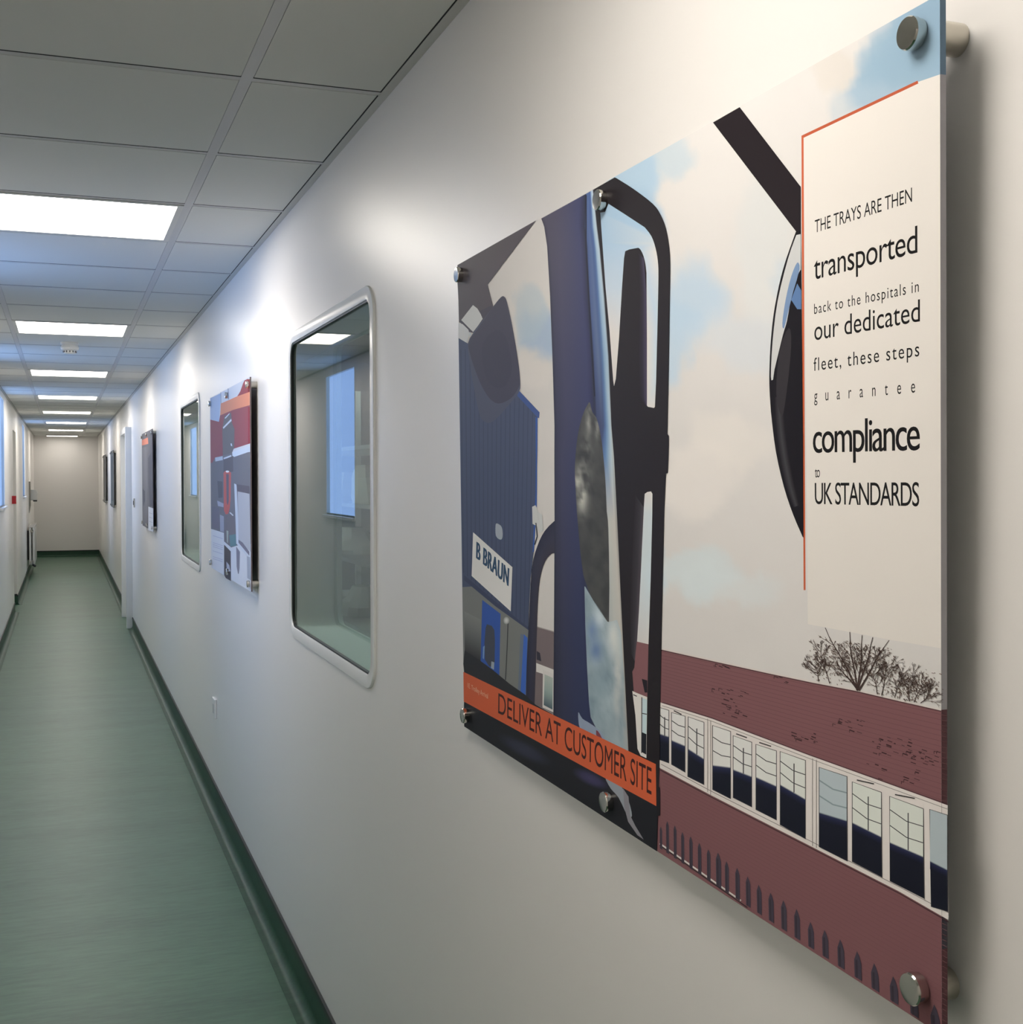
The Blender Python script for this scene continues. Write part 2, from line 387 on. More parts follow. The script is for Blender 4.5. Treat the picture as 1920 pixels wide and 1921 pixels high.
class Sheet:
    """flat printed face: survey coordinates (px,py) of the artwork -> points on the face of the board"""
    def __init__(s, s0, a, b, step=.000005):
        s.s0, s.a, s.b = s0, a, b; s.k = 0; s.step = step; s.mb = MB()
        s.n = Vector((-1, a, b)).normalized()
    def plane_x(s, y, z): return -s.s0 + s.a * (y - 1.3) + s.b * (z - CAM_Z)
    def at(s, px, py):
        d = unproject(px, py)
        t = (-s.s0 - 1.3 * s.a - CAM_X) / (d.x - s.a * d.y - s.b * d.z)
        return Vector((CAM_X, 0, CAM_Z)) + d * t
    def on(s, y, z, lift=0): return Vector((s.plane_x(y, z), y, z)) + s.n * lift
    def lift(s, p): return p + s.n * (s.k * s.step)
    def poly(s, pts, col):
        s.k += 1
        tri = tessellate_polygon([[Vector((p[0], p[1], 0)) for p in pts]])
        s.mb.add([s.lift(s.at(*p)) for p in pts], [tuple(t) for t in tri], 0, [col(*p) if callable(col) else col for p in pts])
    def strip(s, A, B, cols):
        """quads between two rails with colours across (list of (t, colour))"""
        s.k += 1; vs = []; cs = []
        n = len(A); mcol = len(cols)
        for p, q in zip(A, B):
            for t_, c in cols:
                x, y = p[0] + (q[0] - p[0]) * t_, p[1] + (q[1] - p[1]) * t_
                vs.append(s.lift(s.at(x, y))); cs.append(c(x, y) if callable(c) else c)
        fs = [(i * mcol + j, i * mcol + j + 1, (i + 1) * mcol + j + 1, (i + 1) * mcol + j) for i in range(n - 1) for j in range(mcol - 1)]
        s.mb.add(vs, fs, 0, cs)
    def blob(s, cx, cy, rx, ry, inner, outer, n=20, rot=0, clip=None):
        s.k += 1; vs = [s.lift(s.at(cx, cy))]; cs = [inner]; fs = []
        R_ = [(.45, .75), (.75, .28), (1.0, 0.0)]
        for rad, wgt in R_:
            for i in range(n):
                a = 2 * math.pi * i / n; dx, dy = rx * rad * math.cos(a), ry * rad * math.sin(a)
                x, y = cx + dx * math.cos(rot) - dy * math.sin(rot), cy + dx * math.sin(rot) + dy * math.cos(rot)
                if clip: x, y = clip(x, y)
                o_ = outer(x, y) if callable(outer) else outer
                vs.append(s.lift(s.at(x, y))); cs.append(tuple(o_[q] + (inner[q] - o_[q]) * wgt for q in range(3)))
        for i in range(n):
            j = (i + 1) % n; fs.append((0, 1 + i, 1 + j))
            for q in range(len(R_) - 1): fs.append((1 + q * n + i, 1 + q * n + j, 1 + (q + 1) * n + j, 1 + (q + 1) * n + i))
        s.mb.add(vs, fs, 0, cs)
    def line(s, pts, wd, col):
        s.k += .5
        for (x0, y0), (x1, y1) in zip(pts, pts[1:]):
            dx, dy = x1 - x0, y1 - y0; L_ = math.hypot(dx, dy) or 1; nx, ny = -dy / L_ * wd / 2, dx / L_ * wd / 2
            q = [(x0 + nx, y0 + ny), (x1 + nx, y1 + ny), (x1 - nx, y1 - ny), (x0 - nx, y0 - ny)]
            s.mb.add([s.lift(s.at(*p)) for p in q], [(0, 1, 2, 3)], 0, [col] * 4)
        s.k -= .5

def glyphs(body, spacing=1.0):
    c = bpy.data.curves.new('lettering', 'FONT'); c.body = body; c.space_character = spacing; c.resolution_u = 5
    o = bpy.data.objects.new('lettering', c); COL.objects.link(o)
    dg = bpy.context.evaluated_depsgraph_get(); dg.update()
    me = bpy.data.meshes.new_from_object(o.evaluated_get(dg))
    v = [(p.co.x, p.co.y) for p in me.vertices]; f = [tuple(p.vertices) for p in me.polygons]
    bpy.data.objects.remove(o); bpy.data.curves.remove(c); bpy.data.meshes.remove(me)
    return v, f

def smooth_pts(pts, n=4, closed=True):
    """Catmull-Rom through the points"""
    out_ = []; N_ = len(pts)
    rng = range(N_) if closed else range(N_ - 1)
    for i in rng:
        g = (lambda j: pts[j % N_]) if closed else (lambda j: pts[min(max(j, 0), N_ - 1)])
        p0, p1, p2, p3 = g(i - 1), g(i), g(i + 1), g(i + 2)
        for k in range(n):
            t_ = k / n
            out_.append(tuple(.5 * (2 * p1[q] + (p2[q] - p0[q]) * t_ + (2 * p0[q] - 5 * p1[q] + 4 * p2[q] - p3[q]) * t_ ** 2 + (3 * p1[q] - p0[q] - 3 * p2[q] + p3[q]) * t_ ** 3) for q in (0, 1)))
    if not closed: out_.append(tuple(pts[-1]))
    return out_

def standoff(parent, sheet, y, z, r=.0125):
    """polished cap on the face, satin barrel from the wall to the back of the board"""
    p = sheet.on(y, z); n = sheet.n
    bm = MB(); bm.turn((0.0, y, z), (-1, 0, 0), [(0, r), (-p.x - .0052, r)], n=32); b = obj('standoff_barrel', bm, M_satin, parent, smooth=True)
    cm = MB(); cm.turn(p + n * .0018, n, [(-.001, r * .93), (.003, r * .93), (.0034, r), (.0075, r), (.0088, r * .93), (.0090, r * .6)], n=40)
    c = obj('standoff_cap', cm, M_chrome, parent, smooth=True, autosmooth=30)

def board(name, sheet, y0, y1, z0, z1, label, spots, group, edge=M_edge):
    t = thing(name, (0, (y0 + y1) / 2, z0), label, 'display board', group)
    bm = MB(); cs = [sheet.on(y, z) for y, z in ((y0, z0), (y1, z0), (y1, z1), (y0, z1))]
    bm.loft([cs, [c - sheet.n * .005 for c in cs]], 0, True, True)
    obj('backing_board', bm, edge, t)
    for y, z in spots: standoff(t, sheet, y, z)
    return t

# ---- the large board by the camera
SH = Sheet(.026, .0122, -.0144)
BY0, BY1, BZ0, BZ1 = .7437, 1.9575, 1.0942, 1.8680
big = board('display_board', SH, BY0, BY1, BZ0, BZ1, 'largest board, nearest the camera, with black mirror bracket, blue sky, red brick building and lettering',
            [(.7687, 1.8470), (1.3533, 1.8468), (1.9350, 1.8480), (.7685, 1.1210), (1.3535, 1.1188), (1.9370, 1.1168)], 'picture boards on standoffs along the right wall')

from mathutils import noise as nz
def white_at(px, py):
    t = min(max((px - 865) / 900, 0), 1)
    l_ = 208 + (165 - 208) * (py - 500) / 860; r_ = 242 + (172 - 242) * py / 1921
    return lin(l_ + (r_ - l_) * t)
PAPER, SAT = .67, .88
def ink(c, px, py):
    w_ = white_at(px, py)
    l_ = [lin(v) / (w_ * k) * PAPER for v, k in zip(c, (1.0, .98, .945))]
    g = .2126 * l_[0] + .7152 * l_[1] + .0722 * l_[2]
    return tuple(min(g + (v - g) * SAT, .84) for v in l_)
def crop(ox, oy, sc): return lambda *pts: [(ox + x / sc, oy + y / sc) for x, y in pts]
c4 = crop(840, 330, 3.625); c5 = crop(840, 850, 2.5604); c6 = crop(1300, 0, 3.0968); c7 = crop(1200, 1140, 2.46)
c8 = crop(1420, 300, 2.2857); c9 = crop(1060, 620, 5.65); cA = crop(860, 1240, 4.8)
def cen(p): return sum(q[0] for q in p) / len(p), sum(q[1] for q in p) / len(p)
def P_(pts, c, sheet=None): (sheet or SH).poly(pts, ink(c, *cen(pts)))
def G_(A, B, cols):
    m = cen(A + B); SH.strip(A, B, [(t, ink(c, *m)) for t, c in cols])
def G2(A, B, top, bot):
    m = (1050, 850); d = [0]
    for p, q in zip(A, A[1:]): d.append(d[-1] + math.dist(p, q))
    SH.k += 1; vs = []; cs = []
    for p, q, s_ in zip(A, B, d):
        f = s_ / d[-1]
        for (t, c1), (_, c2) in zip(top, bot):
            vs.append(SH.lift(SH.at(p[0] + (q[0] - p[0]) * t, p[1] + (q[1] - p[1]) * t))); cs.append(ink([u + (v - u) * f for u, v in zip(c1, c2)], *m))
    n_, k_ = len(A), len(top)
    SH.mb.add(vs, [(i * k_ + j, i * k_ + j + 1, (i + 1) * k_ + j + 1, (i + 1) * k_ + j) for i in range(n_ - 1) for j in range(k_ - 1)], 0, cs)
def L_(pts, wd, c): SH.line(pts, wd, ink(c, *cen(pts)))
def pix(p):
    cy_, sy_ = math.cos(YAW), math.sin(YAW)
    fw = Vector((sy_ * math.cos(PITCH), cy_ * math.cos(PITCH), math.sin(PITCH))); r = Vector((cy_, -sy_, 0)); u = r.cross(fw)
    q = p - Vector((CAM_X, 0, CAM_Z)); return 960 + FOCAL * q.dot(r) / q.dot(fw), 960.5 - FOCAL * q.dot(u) / q.dot(fw)

# sky with soft clouds
SKY = [ # x, y, rx, ry, colour, weight
    (1740, 60, 130, 150, (160, 196, 222), 1.0), (1650, 190, 75, 90, (176, 205, 226), .95), (1690, 110, 90, 90, (163, 198, 222), .95), (1580, 195, 30, 60, (196, 214, 226), .5), (1560, 130, 60, 55, (240, 232, 222), .9),
    (1195, 325, 60, 70, (176, 206, 228), .95), (1265, 285, 45, 60, (196, 215, 226), .7), (1300, 560, 80, 90, (186, 208, 226), .9), (1262, 640, 60, 90, (180, 205, 225), .8), (1400, 640, 110, 70, (204, 214, 223), .5),
    (1160, 430, 95, 105, (166, 198, 224), 1.0), (1185, 520, 60, 90, (184, 206, 226), .8), (1020, 635, 60, 55, (163, 184, 208), .95), (985, 600, 30, 70, (178, 196, 206), .6), (1000, 690, 45, 45, (214, 208, 202), .95),
    (1215, 700, 40, 60, (182, 208, 222), .7), (1290, 1080, 110, 50, (190, 206, 210), .6), (1380, 1100, 120, 40, (198, 208, 210), .45), (1440, 470, 60, 200, (222, 224, 222), .7), (1480, 520, 40, 60, (200, 214, 224), .5),
    (1220, 1050, 25, 160, (176, 196, 206), .7), (1300, 900, 110, 90, (222, 214, 206), .6), (1360, 820, 100, 60, (226, 218, 208), .5)]
base_w = (219, 214, 209)
def sky(px, py):
    c = [v * math.sqrt(white_at(px, py) / white_at(1500, 700)) ** .9 for v in base_w]
    ox_, oy_ = px, py
    px = ox_ + 26 * nz.fractal(Vector((ox_ * .016, oy_ * .012, 1.7)), 1.0, 2.1, 4); py = oy_ + 26 * nz.fractal(Vector((ox_ * .016, oy_ * .012, 9.2)), 1.0, 2.1, 4)
    wob = 1 + .0 * math.sin(px * .035 + 1.3 * math.sin(py * .027)) + .18 * math.sin(py * .041 + 1.7 * math.sin(px * .023))
    for x, y, rx, ry, col, wt in SKY:
        d = (((px - x) / rx) ** 2 + ((py - y) / ry) ** 2) * wob
        a = max(0, min(1, 1.25 * (1 - d)))
        a = wt * a * a * (3 - 2 * a)
        c = [p + (q - p) * a for p, q in zip(c, col)]
    return ink(c, px, py)
NYG, NZG = 180, 120
vs = []; cs = []; SH.k = 1
for i in range(NYG + 1):
    for j in range(NZG + 1):
        p = SH.on(BY0 + (BY1 - BY0) * i / NYG, BZ0 + (BZ1 - BZ0) * j / NZG); q = pix(p)
        vs.append(SH.lift(p)); cs.append(sky(*q))
fs = [(i * (NZG + 1) + j, (i + 1) * (NZG + 1) + j, (i + 1) * (NZG + 1) + j + 1, i * (NZG + 1) + j + 1) for i in range(NYG) for j in range(NZG)]
SH.mb.add(vs, fs, 0, cs)

edge_p = lambda y, z: pix(SH.on(y, z))
# white text panel with its orange rule
RE = lambda z: edge_p(BY0, z)
PANEL_K = SH.k + 1
P_([(1508, 257), (1722, 154), RE(1.8097), RE(1.3875)] + c7((1390, 187), (1270, 167), (1150, 147), (960, 110), (778, 76)), (226, 219, 210))
P_([(1504.3, 254.5), (1722.2, 151.2), (1723.6, 156.6), (1508.2, 258.5)], (214, 96, 52))
P_([(1504.3, 254.5), (1508.2, 258.5), (1509.8, 700), (1511.9, 1107), (1508.4, 1107), (1505.8, 700)], (206, 92, 46))

# distant brick building with a band of windows
brick = c7((-60, 158), (0, 170), (105, 190), (350, 245), (600, 300), (800, 342), (1000, 380), (1200, 427), (1420, 474), (1440, 1960), (1300, 1960), (85, 1108), (-60, 1010))
def bcol(px, py): return ink((112 + 6 * math.sin(px * .05), 70, 72), 1500, 1500)
edge_p = lambda y, z: pix(SH.on(y, z))
brick = c7((-60, 158), (0, 170), (105, 190), (350, 245), (600, 300), (800, 342), (1000, 380), (1200, 427)) + [edge_p(BY0, 1.3408), edge_p(BY0, BZ0), edge_p(1.26, BZ0)] + c7((-60, 1010))
P_(brick, (117, 77, 80))
roof = c7((-60, 158), (105, 190), (350, 245), (600, 300), (800, 342), (1000, 380), (1200, 427)) + [edge_p(BY0, 1.3408)]
L_(roof, 3.2, (196, 188, 182)); L_([(x, y + 3) for x, y in roof], 1.5, (70, 45, 48))
# courses of brick
for k in range(44):
    za = 1.335 - .0055 * k
    if za < 1.10: break
    pa, pb = edge_p(BY0, za), edge_p(1.30, za)
    def cl(t): return (pa[0] + (pb[0] - pa[0]) * t, pa[1] + (pb[1] - pa[1]) * t)
random.seed(4)
slope = [( (105, 190), (1420, 474)), ((85, 1108), (1420, 2000))]
def wallpt(u, v):   # u along the facade, v from roof (0) to ground (1) in c7 coordinates
    x = 105 + (1420 - 105) * u
    top = 190 + (x - 105) * .216; bot = 1098 + (x - 85) * .648
    return (x, top + (bot - top) * v)
for k in range(1, 60):
    v = k / 60
    L_(c7(*[wallpt(u, v) for u in (0, .25, .5, .75, 1.0)]), .8, (105, 68, 71))
for cx_, cy_, sx, sy, n_ in ((960, 540, 70, 30, 16), (1160, 640, 90, 45, 26), (1320, 690, 80, 40, 26), (430, 470, 60, 50, 16), (740, 590, 70, 25, 14), (420, 390, 90, 15, 12), (1160, 760, 120, 40, 12), (640, 330, 60, 12, 6), (380, 270, 40, 8, 6)):
    for q in range(n_):
        x = cx_ + random.uniform(-sx, sx); v = (cy_ + random.uniform(-sy, sy) - 190 - (x - 105) * .216) ; y = 190 + (x - 105) * .216 + v; ln_ = random.uniform(8, 26)
        y += (x - cx_) * .12
        if x < 1385: L_(c7((x, y), (x + ln_, y + ln_ * .36)), random.choice((1.0, 1.4, 2.0)), (52, 30, 34))
        if random.random() < .25 and x < 1385: L_(c7((x, y), (x, y + 12)), 1.2, (60, 36, 40))
# windows
rt = lambda v: (edge_p(BY0, v))
P_(c7((-50, 385), (0, 400), (105, 440), (335, 512), (780, 680), (1100, 795), (1424, 912), (1428, 1442), (1200, 1310), (780, 1095), (330, 865), (95, 740), (0, 665), (-50, 630)), (198, 190, 184))
L_(c7((105, 437), (335, 509), (780, 677), (1424, 908)), 1.6, (70, 48, 52))
L_(c7((95, 748), (330, 873), (780, 1103), (1200, 1318), (1428, 1450)), 2.0, (62, 40, 44))
L_(c7((100, 722), (330, 846), (780, 1072), (1200, 1288), (1428, 1408)), 1.2, (120, 110, 108))
L_(c7((105, 452), (335, 524), (780, 694), (1424, 930)), 1.0, (120, 112, 110))
panes = [((95, 462), (135, 475), (135, 715), (95, 700), 585, 598), ((150, 485), (210, 502), (210, 758), (150, 722), 615, 640), ((227, 505), (297, 530), (297, 815), (225, 778), 655, 700),
         ((340, 545), (420, 572), (420, 880), (340, 838), 730, 740), ((435, 592), (518, 622), (518, 918), (435, 875), 750, 782), ((540, 632), (632, 662), (632, 978), (540, 930), 785, 826), ((652, 665), (766, 706), (766, 1065), (652, 1000), 820, 886),
         ((832, 738), (958, 780), (960, 1168), (832, 1102), 948, 986), ((985, 805), (1117, 853), (1120, 1242), (985, 1170), 995, 1060), ((1158, 872), (1311, 929), (1315, 1340), (1160, 1260), 1086, 1152), ((1343, 932), (1422, 958), (1424, 1400), (1350, 1378), 1172, 1212)]
for k, (a, b, c, d, sl, sr) in enumerate(panes):
    g = [(a[0] - 3, a[1] - 3), (b[0] + 3, b[1] - 2), (c[0] + 3, c[1] + 4), (d[0] - 3, d[1] + 2)]
    P_(c7(*g), (60, 58, 60))
    dark, sk = (22, 24, 36), ((196, 200, 190) if k not in (7, 10) else (160, 172, 176))
    P_(c7(a, b, (b[0], sr), (a[0], sl)), sk)
    mid = [(a[0], sl), ((a[0] + b[0]) / 2, (sl + sr) / 2 - 3), (b[0], sr)]
    P_(c7(*mid, c, d), dark)
    G_(c7((a[0], sl - 6), (b[0], sr - 6)), c7((a[0], sl + 34), (b[0], sr + 34)), [(0, sk), (.18, (40, 44, 74)), (.5, (30, 33, 58)), (1, dark)])
    if k not in (10,):
        w_ = b[0] - a[0]
        for f in (.28, .62):
            yl, yr = a[1] + (sl - a[1]) * f, b[1] + (sr - b[1]) * (f + .08); sag = w_ * .10
            L_(c7((a[0], yl), (a[0] + w_ * .5, (yl + yr) / 2 + sag), (b[0], yr)), 1.5 if k != 7 else 2.5, (50, 52, 56) if k != 7 else (120, 136, 142))
        if k % 2 == 0 or k == 9: 
            xm = a[0] + w_ * .55; L_(c7((xm, a[1] + (sl - a[1]) * .35), (xm, (sl + sr) / 2)), 2, (60, 60, 62) if k != 7 else (130, 144, 150))
    if k in (1, 4, 5, 8, 9): L_(c7((a[0] + w_ * .15, a[1] - 10), (a[0] + w_ * .75, a[1] + 8)), 2.2, (60, 58, 58))
for x, yt, yb in ((316, 512, 850), (800, 695, 1100), (330, 520, 866), (818, 702, 1108)): L_(c7((x, yt), (x, yb)), 1.0, (130, 122, 118))
# low wall and palisade railings
L_(c7((95, 1088), (300, 1232), (470, 1352)), 3.0, (182, 176, 170)); L_(c7((95, 1096), (300, 1243), (500, 1384)), 1.6, (40, 36, 38))
for x, yt, wd in ((100, 1010, 12), (130, 985, 14), (165, 1005, 14), (200, 1035, 15), (238, 1055, 16), (278, 1085, 17), (320, 1115, 18), (365, 1130, 26), (404, 1170, 19), (453, 1200, 22), (502, 1240, 23), (553, 1278, 24), (608, 1315, 26), (667, 1350, 28), (728, 1390, 29), (792, 1450, 30), (858, 1487, 31), (930, 1530, 34), (1008, 1585, 36), (1087, 1640, 38), (1175, 1700, 41), (1268, 1752, 42), (1365, 1830, 46)):
    yb = lambda q: min(1106 + (q - 85) * .657, 1990)
    tip = wd * 1.1
    pl = [(x - wd * .42, yt + tip), (x - wd * .05, yt), (x + wd * .22, yt + tip * .55), (x + wd * .5, yt + tip * 1.5), (x + wd * .56, yb(x + wd * .56) - 3), (x - wd * .34, yb(x - wd * .34) - 3)]
    pl = [(q[0], q[1]) for q in pl]
    P_(c7(*pl), (60, 53, 64))
    L_(c7((x - wd * .12, yt + tip), (x - wd * .05, yb(x) - 5)), wd * .10, (50, 43, 52))
# bare trees behind the roof
random.seed(11)
def roofy(x): return 190 + (x - 105) * .216
def twig(x, y, a, ln_, wd, dep):
    x2, y2 = x + ln_ * math.sin(a), y - ln_ * math.cos(a)
    if y2 < 118 + (x2 - 780) * .185 or x2 > 1405: return
    L_(c7((x, y), (x2, y2)), max(wd, .55) , random.choice(((72, 56, 50), (84, 66, 58), (62, 46, 42))))
    if dep == 0: return
    for q in range(random.choice((2, 2, 3))): twig(x2, y2, a + random.uniform(-.52, .52), ln_ * random.uniform(.62, .9), wd * .68, dep - 1)
def trunk(x, y, x2, y2, wd):
    n_ = 7
    pts = [(x + (x2 - x) * t / n_ + 6 * math.sin(t + x2) * t / n_, y + (y2 - y) * t / n_) for t in range(n_ + 1)]
    for k in range(n_):
        L_(c7(pts[k], pts[k + 1]), wd * (1 - k / (n_ + 2)), (66, 50, 46))
        if k > 1:
            for q in (-1, 1): twig(*pts[k], math.atan2(x2 - x, y - y2) + q * random.uniform(.3, .9), random.uniform(18, 34), .9, random.choice((2, 2, 3)))
for x2, y2 in ((860, 92), (968, 112), (1035, 126), (1085, 136), (1150, 150), (905, 250)): trunk(1012 + random.uniform(-6, 6), 382, x2, y2, 3.4)
for x, y, x2, y2 in ((1120, 405, 1150, 250), (1180, 415, 1215, 300), (1250, 432, 1235, 330), (1270, 436, 1310, 340), (1100, 398, 1080, 290), (880, 350, 830, 180), (1300, 440, 1350, 400), (830, 340, 815, 260)): trunk(x, y, x2, y2, 1.6)
for q in range(900):
    th = random.gauss(0, 1); cx_, cy_, sx, sy = random.choice(((840, 230, 28, 55), (1010, 190, 70, 45), (1130, 300, 50, 55), (1240, 380, 55, 32), (1290, 350, 45, 30), (950, 260, 60, 50)))
    x = cx_ + random.gauss(0, sx); y = cy_ + random.gauss(0, sy)
    if y > roofy(x) - 6 or y < 118 + (x - 780) * .185 or x > 1400: continue
    a = random.uniform(.2, 1.2); ln_ = random.uniform(5, 13); L_(c7((x, y), (x + ln_ * math.cos(a), y + ln_ * math.sin(a))), random.uniform(.6, 1.5), random.choice(((92, 74, 64), (110, 92, 82), (74, 58, 52))))

# round mirror and its arm at the left of the text panel
P_([(1338.7, 229.8), (1388.8, 201)] + c6((630, 1085), (630, 1345), (603, 1345)), (40, 32, 36))
mo = [(170, 308), (130, 420), (104, 510), (85, 600), (72, 680), (62, 780), (57, 880), (56, 960), (60, 1040), (66, 1110), (84, 1250), (118, 1400), (158, 1520), (200, 1618)]
rail = smooth_pts(mo, 3, False)
P_(c8(*rail, (202, 1618), (200, 1200), (195, 700), (191, 300)), (26, 22, 28))
gl_ = smooth_pts([(172, 322), (136, 425), (92, 604), (70, 780), (63, 930), (72, 942)], 3, False) + smooth_pts([(78, 900), (114, 752), (132, 690), (150, 590), (176, 500), (191, 470)], 3, False)
P_(c8(*gl_, (191, 318)), (206, 206, 204))
P_(c8(*smooth_pts([(150, 500), (176, 440), (186, 470), (160, 560), (140, 640), (120, 720), (112, 700), (126, 600)], 3)), (120, 150, 190))
P_(c8((192, 470), (180, 490), (160, 570), (166, 600), (194, 560)), (22, 16, 24))
P_(c8((150, 600), (176, 530), (193, 560), (193, 640), (176, 640)), (92, 128, 178))
G_(c8(*smooth_pts([(80, 1020), (84, 1120), (98, 1250), (126, 1390), (160, 1490)], 3, False)), c8(*smooth_pts([(112, 1000), (120, 1120), (136, 1250), (160, 1380), (184, 1480)], 3, False)), [(0, (30, 26, 32)), (.5, (62, 60, 64)), (1, (28, 24, 30))])
P_(c8(*smooth_pts([(100, 820), (140, 720), (150, 800), (130, 1000), (110, 1100), (86, 1000)], 3)), (52, 48, 52))

# blue factory, left of the cab pillar
bl_ = [edge_p(BY1, 1.747)] + c4((135, 1137), (160, 1150), (480, 1470), (625, 1612), (614, 1650), (612, 1920)) + c5((430, 120), (425, 250), (414, 480), (400, 600), (388, 842)) + [edge_p(BY1, 1.3300)]
P_(bl_, (66, 76, 104))
for k in range(17):
    t = k / 17
    xa, ya = 92 + t * 520, 1120 + t * 480; xb = 78 + t * 330; yb = 575 + t * 290
    pa = c4((xa, max(ya, 1180)))[0]; pb = c5((xb, yb))[0]
    L_([pa, pb], 1.3, (54, 62, 88))
P_(c4((470, 1478), (490, 1462), (628, 1608), (624, 1648), (612, 1640), (480, 1500)), (58, 84, 146))
P_(c4((600, 1640), (614, 1645), (612, 1920)) + c5((432, 0), (430, 250), (416, 475), (410, 475), (424, 200)) + c4((602, 1920)), (44, 84, 158))
# lower wall, doors, posts
lowl = [edge_p(BY1, 1.3300)] + c5((130, 640), (230, 712), (390, 842), (386, 1000), (380, 1180), (200, 1100)) + [edge_p(BY1, 1.2000)]
P_(lowl, (104, 106, 104))
G_(c5((82, 760), (160, 800)), c5((84, 960), (170, 1010)), [(0, (112, 114, 112)), (.5, (88, 90, 90)), (1, (40, 40, 42))])
P_(c5((80, 585), (230, 712), (390, 838), (390, 850), (230, 735), (80, 610)), (52, 60, 86))
P_(c5((168, 705), (256, 772), (250, 1068), (160, 1000)), (34, 74, 150))
P_(c5(*smooth_pts([(184, 840), (200, 825), (226, 850), (228, 960), (222, 1030), (180, 990)], 2)), (58, 62, 74))
P_(c5((172, 930), (180, 925), (176, 990), (170, 985)), (96, 130, 170)); P_(c5((212, 1000), (226, 1005), (224, 1040), (210, 1032)), (130, 140, 150))
P_(c5((368, 870), (386, 888), (376, 1170), (352, 1150)), (44, 88, 168))
P_(c5((352, 868), (368, 872), (352, 1150), (340, 1140)), (86, 98, 118))
L_(c5((292, 815), (288, 930), (280, 1090)), 1.8, (44, 46, 50))
SH.blob(*c5((284, 804))[0], 5.5, 7, ink((190, 190, 188), 950, 1160), ink((130, 132, 132), 950, 1160))
P_(c5(*smooth_pts([(232, 348), (240, 338), (262, 356), (266, 400), (256, 416), (234, 398)], 3)), (150, 158, 168))
# signboard on the factory
P_(c5((124, 380), (313, 548), (305, 760), (117, 590)), (216, 208, 206))
def letter_quad(body, TL, TR, BR, BL, c, spacing=1.0, sheet=None):
    s = sheet or SH; s.k += 1; v, f = glyphs(body, spacing)
    x0, x1 = min(p[0] for p in v), max(p[0] for p in v); y0, y1 = min(p[1] for p in v), max(p[1] for p in v)
    vs = []
    for x, y in v:
        a, b = (x - x0) / (x1 - x0), (y1 - y) / (y1 - y0)
        q = [TL[i] * (1 - a) * (1 - b) + TR[i] * a * (1 - b) + BR[i] * a * b + BL[i] * (1 - a) * b for i in (0, 1)]
        vs.append(s.lift(s.at(*q)))
    s.mb.add(vs, f, 0, ink(c, *cen([TL, BR])))
letter_quad('B BRAUN', *c5((140, 424), (294, 552), (290, 638), (138, 504)), (26, 62, 92), 1.08)
for dx in (.6, 1.2, 1.8): letter_quad('B BRAUN', *[(x + dx, y + .6 * dx) for x, y in c5((140, 424), (294, 552), (290, 638), (138, 504))], (26, 62, 92), 1.08)
# lamp bracket on the corner
P_(c5((408, 258), (424, 250), (440, 285), (456, 296), (462, 372), (444, 384), (430, 350), (410, 340)), (182, 184, 182))
L_(c5((426, 335), (432, 400), (420, 440)), 2.0, (50, 54, 62))

# cab visor and small mirror, top left
G_([edge_p(BY1, 1.8680)] + c4((68, 700), (76, 850), (80, 995), (88, 1000)), c4((604, 303), (275, 740), (313, 888), (300, 900), (240, 990)), [(0, (86, 80, 84)), (.6, (82, 74, 80)), (1, (80, 72, 80))])
G_(c4((80, 990), (92, 1000), (140, 1060)), c4((300, 880), (320, 900), (330, 1100)), [(0, (74, 70, 82)), (1, (66, 62, 76))])
mir = smooth_pts([(313, 888), (365, 825), (388, 822), (406, 858), (440, 1010), (478, 1230), (496, 1390), (489, 1468), (430, 1545), (345, 1640), (295, 1678), (255, 1672), (226, 1640), (205, 1560), (180, 1430), (155, 1280), (140, 1140), (190, 1050), (240, 985)], 3)
P_(c4(*mir), (78, 82, 104))
mir2 = smooth_pts([(313, 888), (365, 825), (388, 822), (406, 858), (440, 1010), (478, 1230), (494, 1390), (480, 1450), (430, 1515), (350, 1548), (290, 1515), (235, 1430), (190, 1320), (158, 1220), (145, 1130), (200, 1050), (245, 985)], 3)
P_(c4(*mir2), (66, 64, 82))
P_(c4(*smooth_pts([(240, 1150), (330, 1050), (400, 1100), (440, 1300), (400, 1420), (330, 1440), (260, 1360)], 3)), (62, 60, 78))
P_(c4((175, 878), (205, 902), (228, 940), (241, 972), (210, 1018), (176, 1062), (95, 980)), (204, 206, 206))
P_([edge_p(BY1, 1.772), *c4((105, 1008), (144, 1046), (150, 1072), (135, 1137)), edge_p(BY1, 1.747)], (206, 208, 210))
P_(c4((150, 1060), (166, 1076), (152, 1094)), (196, 206, 214))

# mirror arm arch below the visor
G_(c5(*smooth_pts([(524, 318), (470, 372), (432, 450), (406, 560), (393, 800), (382, 1010), (378, 1200)], 3, False)), c5(*smooth_pts([(520, 482), (500, 484), (470, 522), (446, 605), (434, 750), (430, 940), (420, 1215)], 3, False)), [(0, (36, 36, 56)), (.5, (48, 48, 66)), (1, (50, 46, 58))])
P_(c5((432, 832), (512, 856), (512, 1252), (420, 1205)), (104, 92, 94))
L_(c5((432, 834), (512, 857)), 1.6, (150, 142, 140))
P_(c5((428, 1008), (512, 1040), (512, 1078), (428, 1050)), (190, 186, 182)); P_(c5((460, 1040), (512, 1062), (512, 1246), (458, 1222)), (184, 180, 176))
G_(c5((468, 1062), (508, 1080)), c5((464, 1210), (506, 1232)), [(0, (150, 160, 152)), (.5, (126, 144, 140)), (1, (60, 76, 86))])
P_(c5((430, 950), (446, 960), (452, 1000), (430, 992)), (44, 42, 54))

